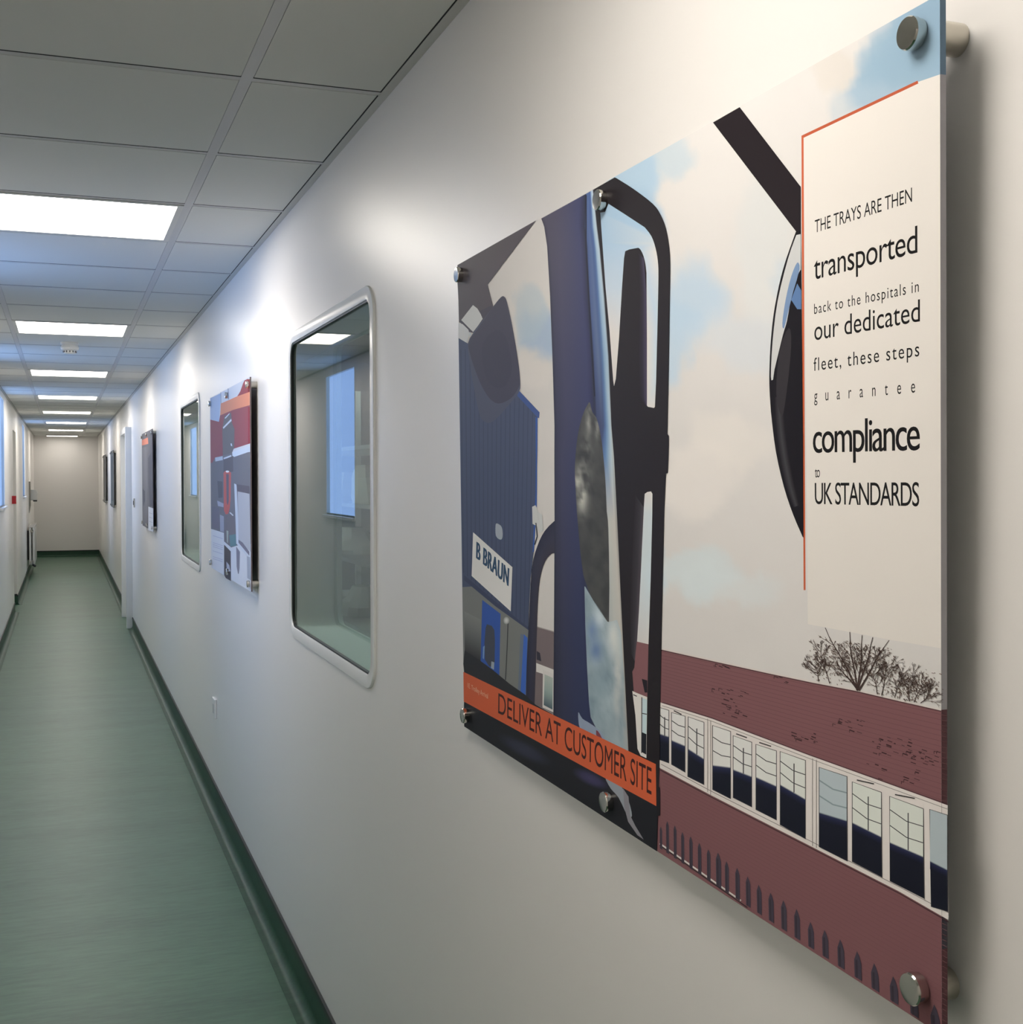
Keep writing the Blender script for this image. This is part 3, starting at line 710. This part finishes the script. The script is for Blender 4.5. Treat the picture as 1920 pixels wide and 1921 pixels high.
# blue cab pillar
pilL = c4((640, 290), (660, 345), (680, 480), (700, 820), (716, 1230), (730, 1700)) + c5((515, 20), (516, 330), (513, 860), (510, 1262))
pilL = smooth_pts(pilL, 3, False)
def rail_x(pts, ys):
    out_ = []
    for y in ys:
        for (x0, y0), (x1, y1) in zip(pts, pts[1:]):
            if y0 <= y <= y1 or (pts.index((x0, y0)) == len(pts) - 2): out_.append((x0 + (x1 - x0) * (y - y0) / ((y1 - y0) or 1), y)); break
        else: out_.append((pts[0][0], y))
    return out_
pL = [(1016.6, 410)] + c4((660, 345), (680, 480), (700, 820), (716, 1230), (730, 1700)) + c5((515, 20), (516, 330), (513, 860), (510, 1262), (512, 1330))
pM = [(1098, 365)] + c4((925, 345), (938, 480), (950, 820), (978, 1230), (996, 1700)) + c5((640, 20), (650, 330), (664, 760), (690, 1262), (700, 1400))
pR = [(1114, 356)] + c4((1020, 345), (1040, 500), (1070, 830), (1098, 1230), (1118, 1700)) + c5((802, 20), (818, 330), (846, 800), (866, 1262), (872, 1440))
tk = (0, .08, .3, .6, .88, 1)
z = lambda *c: list(zip(tk, c))
up_ = z((58, 54, 72), (74, 70, 90), (76, 72, 94), (70, 70, 98), (62, 66, 102), (46, 48, 76))
md_ = z((46, 46, 66), (60, 60, 84), (66, 66, 94), (62, 64, 96), (58, 62, 98), (48, 50, 84))
lo_ = z((38, 40, 58), (46, 48, 68), (50, 54, 80), (48, 54, 86), (46, 54, 88), (42, 48, 82))
G2(pL[:5], pM[:5], up_, md_); G2(pL[4:], pM[4:], md_, lo_)
tk = (0, .10, .2, .42, .56, .66, .76, .92, 1)
u1 = z((48, 52, 80), (38, 40, 58), (68, 92, 140), (74, 98, 146), (62, 88, 140), (74, 104, 158), (150, 176, 198), (178, 194, 202), (96, 104, 122))
u2 = z((48, 52, 80), (40, 42, 58), (66, 84, 126), (88, 104, 138), (70, 92, 134), (80, 112, 156), (124, 154, 184), (150, 176, 194), (120, 132, 148))
u3 = z((46, 50, 80), (50, 54, 82), (56, 60, 90), (58, 64, 98), (62, 74, 112), (76, 104, 152), (96, 132, 174), (166, 184, 192), (166, 170, 168))
u4 = z((46, 50, 80), (60, 66, 90), (96, 110, 124), (130, 146, 152), (150, 158, 160), (168, 172, 170), (178, 180, 174), (184, 180, 172), (140, 136, 132))
G2(pM[:5], pR[:5], u1, u2); G2(pM[4:7], pR[4:7], u2, u3); G2(pM[6:8], pR[6:8], u3, u4); G2(pM[7:], pR[7:], u4, u4)
L_(c4((945, 130), (945, 480), (965, 830), (988, 1230), (1004, 1500)), 2.6, (40, 42, 60))
# warm bloom on the pillar

# dark lamp glass with cloud reflections
lg = smooth_pts([(262, 760), (225, 820), (180, 940), (140, 1120), (118, 1330), (110, 1500), (118, 1660), (132, 1921)], 3, False)
lgl = c9(*lg) + c5((640, 480), (655, 590), (690, 690), (726, 740), (772, 812))
lgr = c9(*smooth_pts([(275, 770), (296, 870), (340, 920), (372, 1040), (400, 1200), (420, 1400), (436, 1600), (450, 1921)], 3, False)) + c5((774, 330), (778, 480), (780, 640), (778, 812))
n_ = 26
def resample(pts, n):
    d = [0]
    for a, b in zip(pts, pts[1:]): d.append(d[-1] + math.dist(a, b))
    out_ = []
    for i in range(n + 1):
        t = d[-1] * i / n; k = max(j for j in range(len(d)) if d[j] <= t + 1e-9); k = min(k, len(pts) - 2)
        f = (t - d[k]) / ((d[k + 1] - d[k]) or 1); out_.append((pts[k][0] + (pts[k + 1][0] - pts[k][0]) * f, pts[k][1] + (pts[k + 1][1] - pts[k][1]) * f))
    return out_
lgl, lgr = resample(lgl, n_), resample(lgr, n_)
def glassy(dark, light, seed, sx, sy, lo=-.1, hi=.5, fade=None):
    def f(px, py):
        v = nz.fractal(Vector((px * sx, py * sy, seed)), .9, 2.2, 5); t = max(0, min(1, (v - lo) / (hi - lo)))
        if fade: t *= fade(px, py)
        return ink(tuple(p + (q - p) * t for p, q in zip(dark, light)), 1090, 1000)
    return f
def cloudfade(px, py):
    x, y = (px - 1060) * 5.65, (py - 620) * 5.65
    g = lambda cx, cy, rx, ry: math.exp(-((x - cx) / rx) ** 2 - ((y - cy) / ry) ** 2)
    return min(1, .10 + 1.2 * g(180, 1580, 75, 190) + .9 * g(262, 900, 30, 150) + .8 * g(350, 1030, 26, 120) + .55 * g(235, 1260, 50, 150) + .6 * g(190, 1830, 55, 130))
cf_ = glassy((58, 59, 60), (178, 178, 168), 3.1, .045, .03, -.55, .35, cloudfade)
rowsL, rowsR = resample(lgl, 70), resample(lgr, 70)
SH.strip(rowsL, rowsR, [(k / 16, cf_) for k in range(17)])
# pale reflection patch and dark sweep under the lamp glass
pat = [(660, 640), (690, 700), (722, 745), (770, 820), (812, 800), (836, 860), (852, 1100), (868, 1440), (800, 1410), (760, 1385), (716, 1320), (690, 1270), (672, 1020)]
pa_ = resample(c5((660, 640), (664, 830), (672, 1020), (682, 1200), (690, 1270), (716, 1320), (760, 1388)), 50)
pb_ = resample(c5((664, 642), (722, 742), (772, 815), (816, 800), (836, 860), (852, 1100), (868, 1440)), 50)
def pf(px, py):
    x, y = (px - 840) * 2.5604, (py - 850) * 2.5604
    g = lambda cx, cy, rx, ry: math.exp(-((x - cx) / rx) ** 2 - ((y - cy) / ry) ** 2)
    n1 = nz.fractal(Vector((px * .05, py * .022, 4.4)), .9, 2.1, 4)
    c = [130 + 26 * n1, 148 + 24 * n1, 156 + 20 * n1]
    for cx, cy, rx, ry, col, wt in ((700, 850, 26, 55, (90, 116, 158), .8), (716, 950, 32, 50, (82, 108, 152), .8), (735, 790, 26, 45, (178, 190, 196), .8), (800, 880, 26, 90, (186, 188, 184), .9), (822, 1120, 20, 200, (184, 182, 174), .9), (740, 1110, 30, 70, (116, 138, 148), .6), (858, 1250, 10, 200, (150, 146, 140), .8), (780, 1330, 40, 60, (122, 138, 146), .6)):
        a_ = wt * g(cx, cy, rx, ry) * max(0, min(1, 1 + .9 * n1)); c = [p + (q - p) * a_ for p, q in zip(c, col)]
    return ink(c, 1120, 1250)
SH.strip(pa_, pb_, [(k / 18, pf) for k in range(19)])
P_(c5(*smooth_pts([(630, 1245), (650, 1275), (690, 1300), (740, 1340), (760, 1392), (690, 1360), (640, 1330)], 3)), (120, 132, 152))
P_(c5(*smooth_pts([(716, 1330), (735, 1350), (748, 1386), (722, 1376)], 2)), (108, 52, 62))

# black bracket frame of the big mirror
BK = (36, 31, 35)
fo = [(1114, 356), (1154.5, 332.9)] + c4(*smooth_pts([(1150, 14), (1270, 90), (1400, 190), (1452, 262), (1490, 360), (1513, 500), (1518, 640), (1514, 900), (1508, 1300), (1500, 1700), (1497, 1752)], 3, False)) + c9((1110, 1118), (1106, 1300), (1098, 1508), (1078, 1518), (1070, 1700), (1060, 1921)) + c5((1030, 900), (1024, 1200), (1020, 1500)) + [edge_p(1.2255, BZ0), edge_p(1.270, BZ0)] + c5((890, 1780), (872, 1440), (860, 1200), (835, 700), (818, 330), (802, 20)) + c4((1118, 1700), (1098, 1230), (1070, 830), (1040, 500), (1020, 345))
P_(fo, BK)
def hole(pts):
    SH.k += 1; tri = tessellate_polygon([[Vector((p[0], p[1], 0)) for p in pts]])
    SH.mb.add([SH.lift(SH.at(*p)) for p in pts], [tuple(t) for t in tri], 0, [sky(*p) for p in pts])
h1 = [(1042, 250), (1075, 245), (1098, 190)] + [(1200, 255), (1345, 350)] + smooth_pts([(1345, 350), (1390, 410), (1418, 490), (1434, 580), (1438, 690), (1432, 1000)], 3, False) + [(1422, 1400), (1414, 1570), (1408, 1578), (1366, 1570), (1360, 1560), (1360, 1100), (1357, 660)] + smooth_pts([(1357, 660), (1350, 600), (1335, 540), (1315, 500), (1300, 489)], 3, False) + [(1240, 500), (1212, 512), (1204, 560), (1190, 760), (1170, 1100), (1148, 1380), (1136, 1430), (1130, 1390), (1105, 1050), (1078, 760), (1056, 450)]
hole(c4(*h1))
SH.k += 1
h2 = c5((950, 196), (962, 187), (980, 184), (987, 196), (986, 300), (978, 620), (968, 918), (940, 912), (913, 905), (922, 760), (932, 560), (944, 290))
hole(h2)
h3 = c5((912, 905), (968, 918), (964, 1090), (960, 1300), (958, 1465), (930, 1452), (915, 1420), (905, 1260), (894, 1100), (890, 1050), (900, 1030), (906, 960))
P_(h3, (117, 77, 80))
P_(c5((890, 1142), (912, 1152), (962, 1172), (958, 1465), (930, 1452), (915, 1420), (905, 1260)), (198, 190, 184))
P_(c5((938, 1175), (962, 1185), (958, 1350), (936, 1340)), (168, 186, 190)); P_(c5((936, 1340), (958, 1350), (957, 1448), (936, 1436)), (24, 26, 34))
L_(c5((936, 1172), (935, 1440)), 1.6, (44, 42, 46)); L_(c5((938, 1250), (960, 1254)), 1.6, (50, 50, 54)); L_(c5((895, 1160), (912, 1168)), 1.8, (50, 50, 54))
P_(c5((936, 1084), (962, 1092), (962, 1150), (950, 1150)), (30, 26, 32))
# purple sheen along the blade and lower arm
G_(c4(*[(1300, 520), (1310, 800), (1300, 1200), (1310, 1500), (1350, 1560)]), c4((1338, 560), (1356, 800), (1359, 1200), (1359, 1500), (1360, 1565)), [(0, BK), (.5, (48, 42, 58)), (1, (74, 66, 92))])
G_(c5((905, 200), (890, 500), (880, 800), (884, 960)), c5((946, 262), (930, 600), (914, 880), (902, 1000)), [(0, BK), (.6, (50, 46, 52)), (1, (70, 64, 70))])

# black foot of the picture with the orange banner
bot = [edge_p(BY1, 1.1990)] + c5(*smooth_pts([(84, 955), (160, 1010), (230, 1062), (300, 1118), (380, 1170), (420, 1205)], 2, False)) + c5((512, 1255), (640, 1322), (780, 1392), (880, 1440), (1010, 1500), (1020, 1560), (1018, 1700)) + [edge_p(1.2265, BZ0), edge_p(BY1, BZ0)]
botu = [edge_p(BY1, 1.2010)] + c5(*smooth_pts([(84, 948), (160, 998), (230, 1050), (300, 1108), (380, 1164), (422, 1206), (512, 1256)], 2, False)) + cA((620, 420), (300, 260), (56, 100))
P_(botu, (36, 36, 40))
P_([edge_p(BY1, 1.13)] + cA((58, 330), (400, 520), (1000, 860), (1790, 1290), (1800, 1390)) + [edge_p(1.2265, BZ0), edge_p(BY1, BZ0)], (27, 27, 32))
SH.blob(*cA((600, 800))[0], 60, 16, ink((44, 46, 62), 980, 1400), ink((27, 27, 32), 980, 1400), rot=.5)
SH.blob(*cA((1200, 1060))[0], 40, 14, ink((56, 52, 84), 1110, 1460), ink((27, 27, 32), 1110, 1460), rot=.45)
P_(cA(*smooth_pts([(1330, 1050), (1400, 1080), (1480, 1140), (1540, 1260), (1570, 1392), (1530, 1392), (1450, 1230), (1380, 1150)], 3)), (120, 126, 134))
P_(c5((846, 1610), (872, 1650), (880, 1740), (905, 1790), (945, 1856), (915, 1835), (870, 1770), (852, 1700)), (112, 110, 116))
P_(cA((1800, 1120), (1822, 1140), (1824, 1392), (1796, 1392)), (28, 24, 28))
P_([edge_p(BY1, 1.1870)] + cA((1785, 928), (1790, 1306)) + [edge_p(BY1, 1.1366)], (180, 76, 36))

# edge of the sheet, wrapped round the near side
SH.k += 1
for z0_, z1_, c in ((BZ1, 1.8097, (122, 152, 178)), (1.8097, 1.3408, (176, 172, 176)), (1.3408, 1.2480, (92, 62, 66)), (1.248, 1.160, (66, 62, 70)), (1.160, BZ0, (84, 54, 58))):
    a, b = SH.on(BY0, z0_) + Vector((0, -.0004, 0)), SH.on(BY0, z1_) + Vector((0, -.0004, 0)); n_ = SH.n * .005
    pa = pix(a); SH.mb.add([a + SH.n * .0002, a - n_, b - n_, b + SH.n * .0002], [(0, 1, 2, 3)], 0, ink(c, pa[0], pix((a + b) / 2)[1]))
print('layers', SH.k)
obj('printed_picture', SH.mb, M_print, big)

# lettering: one mesh per block of words
def words(sh, body, L, Rr, hR, c=(22, 20, 20), spacing=1.0, bold=0.0, mb=None):
    v, f = glyphs(body, spacing)
    x0, x1 = min(p[0] for p in v), max(p[0] for p in v); asc = max(p[1] for p in v)
    a, b = sh.at(*L), sh.at(*Rr); h = sh.at(Rr[0], Rr[1] - hR).z - b.z
    vs = []
    for x, y in v:
        t = (x - x0) / (x1 - x0); vs.append(sh.on(a.y + (b.y - a.y) * t, a.z + (b.z - a.z) * t + h * y / asc, (PANEL_K + 3) * sh.step))
    mb.add(vs, f, 0, ink(c, *L))
    if bold:
        mb.add([q + Vector((0, -bold, 0)) + sh.n * .000003 for q in vs], f, 0, ink(c, *L))
txt = MB()
for body, l, r, hR, spc, bd in (('THE TRAYS ARE THEN', (250, 313), (667, 179), 62, 1.0, 0), ('transported', (246, 514), (690, 397), 116, .95, 0), ('back to the hospitals in', (247, 661), (696, 565), 50, 1.2, 0), ('our dedicated', (248, 774), (701, 692), 95, 1.0, 0),
                                ('fleet, these steps', (245, 905), (698, 841), 64, 1.2, 0), ('guarantee', (247, 1036), (680, 997), 46, 2.9, 0), ('compliance', (242, 1256), (699, 1244), 152, .86, .0005), ('to', (250, 1362), (272, 1360), 38, .8, 0), ('UK STANDARDS', (250, 1475), (697, 1485), 104, .88, .0002)):
    q = c8(l, r); words(SH, body, q[0], q[1], hR / 2.2857, spacing=spc, bold=bd, mb=txt)
obj('text_lettering', txt, M_print, big)
print('layers', SH.k)
txt = MB(); SH.mb = txt; SH.k += 1
letter_quad('DELIVER AT CUSTOMER SITE', *cA((366, 286), (1748, 962), (1746, 1208), (364, 470)), (52, 26, 26))
obj('banner_lettering', txt, M_print, big)
txt = MB(); SH.mb = txt
letter_quad('1E. Trolley Arrival', *cA((88, 196), (272, 292), (272, 356), (88, 250)), (214, 150, 122))
obj('caption_lettering', txt, M_print, big)

# ---- the smaller-looking boards further along
M_bedge = mat('dark_board_edge', (.13, .10, .10), .5)
GB = 'picture boards on standoffs along the right wall'
def white_at(px, py): return lin(196)
def flat_board(name, s0, y0, y1, z0, z1, label, edge=M_edge):
    sh = Sheet(s0, 0, 0)
    d = .026
    t = board(name, sh, y0, y1, z0, z1, label, [(y, z) for z in (z0 + d, z1 - d) for y in (y0 + d, (y0 + y1) / 2, y1 - d)], GB, edge)
    return sh, t
SH, t = flat_board('display_board', .028, 4.345, 5.575, 1.113, 1.866, 'board between the two vision windows, with orange banner, red cabinet and white text corner', M_bedge)
a_ = crop(380, 690, 8.733); b_ = crop(380, 900, 8.733)
E_ = lambda y, z: pix(SH.on(y, z))
full = [E_(5.575, 1.866), E_(4.345, 1.866), E_(4.345, 1.113), E_(5.575, 1.113)]
P_(full, (196, 198, 202))
P_([E_(5.575, 1.866), *a_((300, 420), (295, 600), (270, 885), (150, 850)), E_(5.575, 1.72)], (160, 178, 202))
L_(a_((300, 400), (305, 590)), .8, (120, 126, 140)); L_(a_((420, 340), (426, 520)), 1.4, (130, 136, 150))
LE = lambda py: pix(SH.on(5.574, SH.at(395, py).z))
RE = lambda py: pix(SH.on(4.346, SH.at(469, py).z))
red = (142, 66, 76)
P_([LE(787)] + a_((270, 885), (290, 770), (500, 690), (770, 610)) + [RE(760), RE(832)] + a_((500, 1330), (480, 1410), (200, 1490), (160, 1560)) + [LE(868)], red)
P_(a_((745, 180), (690, 205), (665, 255), (620, 385), (565, 475), (770, 400)), (144, 52, 64))
P_([RE(764), RE(832)] + a_((750, 1240), (748, 640)), (140, 20, 44))
P_([RE(711), RE(735)] + a_((745, 400), (735, 190)), (134, 16, 24))
P_(a_((300, 585), (440, 525), (560, 470)) + [RE(735), RE(760)] + a_((500, 690), (290, 780)), (212, 128, 92))
P_(a_((360, 790), (470, 735), (482, 900), (525, 1000), (520, 1310), (478, 1410), (335, 1470), (325, 1000)), (100, 96, 98))
P_(a_((362, 826), (440, 742), (446, 756), (380, 830)), (196, 200, 204)); P_(a_((335, 975), (470, 835), (478, 868), (345, 1000)), (200, 202, 206))
P_(a_((460, 1240), (480, 1240), (488, 1285), (468, 1280)), (196, 202, 214))
P_([LE(868)] + a_((160, 1560), (205, 1470), (330, 1440), (480, 1400), (770, 1380)) + [RE(848), RE(1020)] + b_((560, 1080), (470, 1110), (355, 1010), (352, 870), (160, 810)) + [LE(992)], (104, 104, 112))
P_(a_((490, 1400), (520, 1370), (770, 1275)) + [RE(836), RE(847)] + a_((520, 1460), (490, 1440)), (192, 202, 212))
P_(a_((207, 1470), (330, 1448), (335, 1510), (212, 1535)), (176, 184, 194)); P_(a_((345, 1475), (470, 1430), (476, 1450), (350, 1505)), (190, 196, 206))
P_(a_((345, 1500), (500, 1450), (505, 1700), (345, 1720)), (88, 84, 92))
P_(b_((245, 20), (330, 30), (330, 290), (262, 300)), (82, 82, 92)); P_(b_((240, 340), (345, 390), (345, 450), (255, 430)), (150, 152, 170)); P_(b_((160, 430), (275, 470), (275, 800), (160, 790)), (100, 98, 114))
P_(b_((285, 570), (350, 600), (352, 860), (290, 840)), (146, 148, 164))
ring = (184, 84, 78)
P_(a_((345, 1720), (370, 1690), (440, 1690), (470, 1720)) + b_((462, 300), (448, 470), (420, 560), (380, 570), (352, 500)), ring)
P_(a_((388, 1740), (432, 1740)) + b_((432, 350), (415, 420), (398, 380)), (98, 88, 100))
P_(a_(*smooth_pts([(380, 1695), (405, 1682), (436, 1692), (430, 1712), (395, 1715)], 2)), (226, 226, 232))
P_(b_((375, 585), (510, 560), (545, 870), (560, 1080), (470, 1110), (360, 1000)), (106, 100, 106))
P_(b_((440, 540), (460, 532), (510, 580), (500, 596)), (190, 192, 196))
P_(b_((440, 910), (545, 890), (556, 1080), (455, 1095)), (84, 124, 130)); P_(b_((395, 830), (425, 840), (420, 1040), (400, 1020)), (150, 160, 150))
P_(b_((520, 60), (560, 80), (600, 980)) + [RE(1046)] + [RE(1052)] + b_((555, 1045), (540, 600)), (186, 192, 200))
P_(b_((556, 72), (770, 105), (775, 230), (570, 190)), (88, 82, 92))
P_(b_((578, 192), (700, 215), (770, 232)) + [RE(1035)] + b_((590, 985)), (166, 168, 174))
P_(b_((590, 980), (660, 1030), (770, 1180), (770, 1245), (590, 1030)), (110, 106, 122))
P_(b_((355, 1062), (464, 1172), (468, 1660), (385, 1612), (355, 1560)), (72, 68, 72)); P_(b_((392, 1340), (440, 1400), (460, 1500), (400, 1500)), (160, 164, 176))
P_(b_((553, 1090), (615, 1180), (608, 1450), (596, 1540), (582, 1540), (560, 1420)), (122, 120, 132))
P_(b_((728, 1250), (780, 1270)) + [RE(1088)] + b_((735, 1610)), (150, 156, 168))
for y_, n_ in ((915, 1), (1030, 3), (1165, 1), (1260, 2)):
    for q in range(n_): L_(b_((172, y_ + q * 32), (250, y_ + q * 32 + 24), (332, y_ + q * 32 + 52)), .9, (160, 162, 184))
obj('printed_picture', SH.mb, M_print, t)

SH, t = flat_board('display_board', .028, 9.34, 10.60, 1.118, 1.872, 'grey board with small orange patch, just beyond the second vision window', M_bedge)
a_ = crop(255, 790, 8.73); E_ = lambda y, z: pix(SH.on(y, z))
P_([E_(10.60, 1.872), E_(9.34, 1.872), E_(9.34, 1.118), E_(10.60, 1.118)], (100, 98, 102))
P_(a_((100, 440), (170, 420), (190, 1000), (180, 1700), (115, 1680)), (112, 111, 116)); P_(a_((200, 600), (262, 500), (272, 1390), (225, 1400), (205, 1000)), (84, 82, 88)); P_(a_((110, 1100), (150, 1150), (150, 1300), (125, 1400)), (82, 82, 92))
P_(a_((98, 312), (196, 268), (204, 372), (100, 400)), (206, 120, 92))
P_(a_((204, 1400), (284, 1428), (286, 1812), (204, 1788)), (196, 199, 204))
for y_ in (1500, 1570, 1640): L_(a_((218, y_), (274, y_ + 22)), 1.0, (160, 166, 180))
obj('printed_picture', SH.mb, M_print, t)

for y0, y1, c1, c2, lab in ((16.67, 17.78, (120, 130, 136), (96, 104, 110), 'narrow-looking dark board beyond the doorway, nearer one of the two farthest boards'), (19.87, 21.10, (128, 124, 116), (104, 102, 98), 'farthest dark board on the right wall, close to the end wall')):
    SH, t = flat_board('display_board', .028, y0, y1, 1.118, 1.872, lab, M_dark)
    E_ = lambda y, z: pix(SH.on(y, z))
    P_([E_(y1, 1.872), E_(y0, 1.872), E_(y0, 1.118), E_(y1, 1.118)], c1)
    w_ = (y1 - y0)
    P_([E_(y0 + w_ * .7, 1.80), E_(y0 + w_ * .2, 1.80), E_(y0 + w_ * .2, 1.2), E_(y0 + w_ * .7, 1.2)], c2)
    obj('printed_picture', SH.mb, M_print, t)

# ------------------------------------------------------------------ fittings on the walls
t = thing('light_switch', (0, 12.30, 1.228), 'small grey-edged light switch on the right wall just before the doorway', 'switch')
m_ = MB(); m_.box(-.010, 0, 12.257, 12.343, 1.228, 1.314); obj('back_plate', m_, M_satin, t, bevel=.002)
m_ = MB(); m_.box(-.015, -.010, 12.285, 12.315, 1.250, 1.292); obj('rocker', m_, M_dark, t, bevel=.001)

t = thing('socket_outlet', (0, 5.69, .417), 'single white socket plate low on the right wall under the second board', 'socket')
m_ = MB(); m_.box(-.011, 0, 5.645, 5.735, .420, .508); obj('socket_plate', m_, M_plastic, t, bevel=.003)
m_ = MB(); m_.box(-.0114, -.0105, 5.672, 5.708, .440, .482); obj('socket_holes', m_, mat('socket_grey', (.5, .5, .5), .4), t)

t = thing('fire_call_point', (XL, 14.42, 1.228), 'small red fire alarm call point on the left wall', 'alarm button')
m_ = MB(); m_.box(XL, XL + .042, 14.375, 14.465, 1.228, 1.315); obj('call_point_body', m_, M_red, t, bevel=.003)
m_ = MB(); m_.box(XL + .042, XL + .046, 14.395, 14.445, 1.250, 1.292); obj('call_point_glass', m_, M_plastic, t)

# radiator with its valve and pipe
RY0, RY1 = 20.0, 21.5
t = thing('radiator', (XL, 20.75, .17), 'white double panel radiator with pipe valve on the left wall near the end', 'radiator')
def rad_panel(xa, xb):
    m = MB(); n = 30
    m.box(xa, xb, RY0, RY1, .18, .755)
    for i in range(n):
        y = RY0 + .03 + (RY1 - RY0 - .06) * i / n
        m.box(xb, xb + .004, y, y + .028, .21, .73)
    return m
obj('radiator_panel', rad_panel(XL + .030, XL + .044), M_rad, t, bevel=.003); obj('radiator_panel', rad_panel(XL + .092, XL + .106), M_rad, t, bevel=.003)
for y in (RY0, RY1 - .012):
    for xa, xb in ((XL + .030, XL + .060), (XL + .078, XL + .110)):
        m_ = MB(); m_.box(xa, xb, y - .004, y + .008, .19, .75); obj('side_panel', m_, M_rad, t, bevel=.003)
m_ = MB()
for i in range(60):
    y = RY0 + .02 + (RY1 - RY0 - .04) * i / 60; m_.box(XL + .030, XL + .109, y, y + .008, .756, .764)
m_.box(XL + .030, XL + .036, RY0, RY1, .752, .768); m_.box(XL + .103, XL + .109, RY0, RY1, .752, .768); obj('top_grille', m_, M_rad, t)
for z in (.70, .23):
    m_ = MB(); m_.box(XL + .044, XL + .092, RY0 - .006, RY0 + .04, z - .02, z + .02); m_.turn((XL + .068, RY0 - .006, z), (0, -1, 0), [(0, .018), (.012, .018), (.02, .012)], n=20); obj('end_plug', m_, M_chrome, t, smooth=True)
m_ = MB(); m_.turn((XL + .068, RY0 - .02, .23), (0, -1, 0), [(0, .016), (.03, .016)], n=20); m_.turn((XL + .068, RY0 - .05, .19), (0, 0, 1), [(0, .014), (.07, .014)], n=20); obj('radiator_valve', m_, M_chrome, t, smooth=True)
m_ = MB(); m_.turn((XL + .078, RY0 - .05, .195), (.8, 0, -.6), [(0, .018), (.05, .016), (.055, .01)], n=20); obj('valve_knob', m_, M_dark, t, smooth=True)
for y in (RY0 + .2, RY1 - .2):
    m_ = MB(); m_.box(XL + .001, XL + .032, y, y + .03, .25, .70); obj('wall_bracket', m_, M_dark, t)

# wall-mounted dispenser and a taupe wedge modelled in place of the shadow behind it
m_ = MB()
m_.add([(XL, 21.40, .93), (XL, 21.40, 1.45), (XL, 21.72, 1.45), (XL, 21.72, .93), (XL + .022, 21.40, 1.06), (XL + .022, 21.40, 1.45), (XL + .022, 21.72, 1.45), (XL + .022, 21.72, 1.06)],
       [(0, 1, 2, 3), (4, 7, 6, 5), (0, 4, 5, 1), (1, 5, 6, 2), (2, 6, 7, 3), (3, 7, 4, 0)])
tag(obj('shade_wedge', m_, M_taupe, origin=(XL, 21.56, .93), bevel=.002), 'taupe wedge standing in for the shadow behind the white dispenser on the left wall', 'shadow stand-in')
t = thing('hand_gel_dispenser', (XL + .022, 21.56, 1.12), 'white wall dispenser above the radiator on the left wall', 'dispenser')
m_ = MB(); prof = [(0, 1.145), (.085, 1.145), (.105, 1.17), (.108, 1.27), (.09, 1.315), (0, 1.32)]
m_.loft([[(XL + .022 + x, y, z) for x, z in prof] for y in (21.50, 21.62)], 0, True, True); obj('dispenser_housing', m_, M_plastic, t, bevel=.006)
m_ = MB(); m_.box(XL + .06, XL + .12, 21.525, 21.595, 1.122, 1.146); obj('push_lever', m_, M_dark, t, bevel=.003)
m_ = MB(); m_.box(XL + .1295, XL + .1315, 21.53, 21.59, 1.22, 1.26); obj('level_window', m_, M_satin, t)

# rack with wrapped packs, seen dimly through the first vision window
t = thing('storage_rack', (.72, 5.55, 0), 'steel shelf rack in the dark room behind the nearest vision window', 'rack')
X0, X1, RA, RB = .52, .92, 4.3, 6.8
for x in (X0, X1):
    for y in (RA, RB):
        m_ = MB(); m_.box(x - .015, x + .015, y - .015, y + .015, 0, 2.0); obj('rack_post', m_, M_shelf, t)
for z in (.60, .88, 1.16, 1.40, 1.645):
    m_ = MB(); m_.box(X0 + .015, X1 - .015, RA, RB, z - .012, z); m_.box(X0 - .004, X0 + .012, RA + .015, RB - .015, z - .014, z + .003); obj('rack_shelf', m_, M_shelf, t)
random.seed(3)
def pack(x, y, z, w_, d_, h_, lean, label):
    m = MB(); n = 12; rings = []; ph = random.uniform(0, 6)
    for k in range(7):
        u = k / 6; zz = h_ * u; s_ = (1 - .45 * u ** 2) * (1 + .05 * math.sin(9 * u + ph)); ring = []
        for i in range(n):
            a = 2 * math.pi * i / n; q = s_ * (1 + random.uniform(-.10, .10))
            sq = min(1 / max(abs(math.cos(a)), abs(math.sin(a))), 1.3) ** .8
            ring.append((x + d_ / 2 * q * sq * math.cos(a) * .8, y + w_ / 2 * q * sq * math.sin(a) * .8 + lean * zz, z + zz))
        rings.append(ring)
    m.loft(rings, 0, True, True)
    return tag(obj('wrapped_pack', m, M_pack, origin=(x, y, z), smooth=True, autosmooth=25), label, 'pack', 'wrapped packs on the rack')
pack(.64, 5.30, 1.4005, .30, .20, .17, .5, 'pale wrapped pack on the rack shelf just above the window sill reflection, nearest end')
pack(.66, 5.95, 1.4005, .26, .20, .14, -.4, 'pale wrapped pack behind another one on the same upper rack shelf')
pack(.64, 5.60, 1.1605, .30, .20, .12, .6, 'pale wrapped pack on the middle rack shelf')
pack(.64, 5.55, .8805, .34, .20, .14, -.6, 'pale wrapped pack on the second lowest rack shelf, behind the nearest vision window')
pack(.64, 5.30, .6005, .36, .20, .17, .7, 'large pale wrapped pack on the bottom rack shelf, behind the nearest vision window')
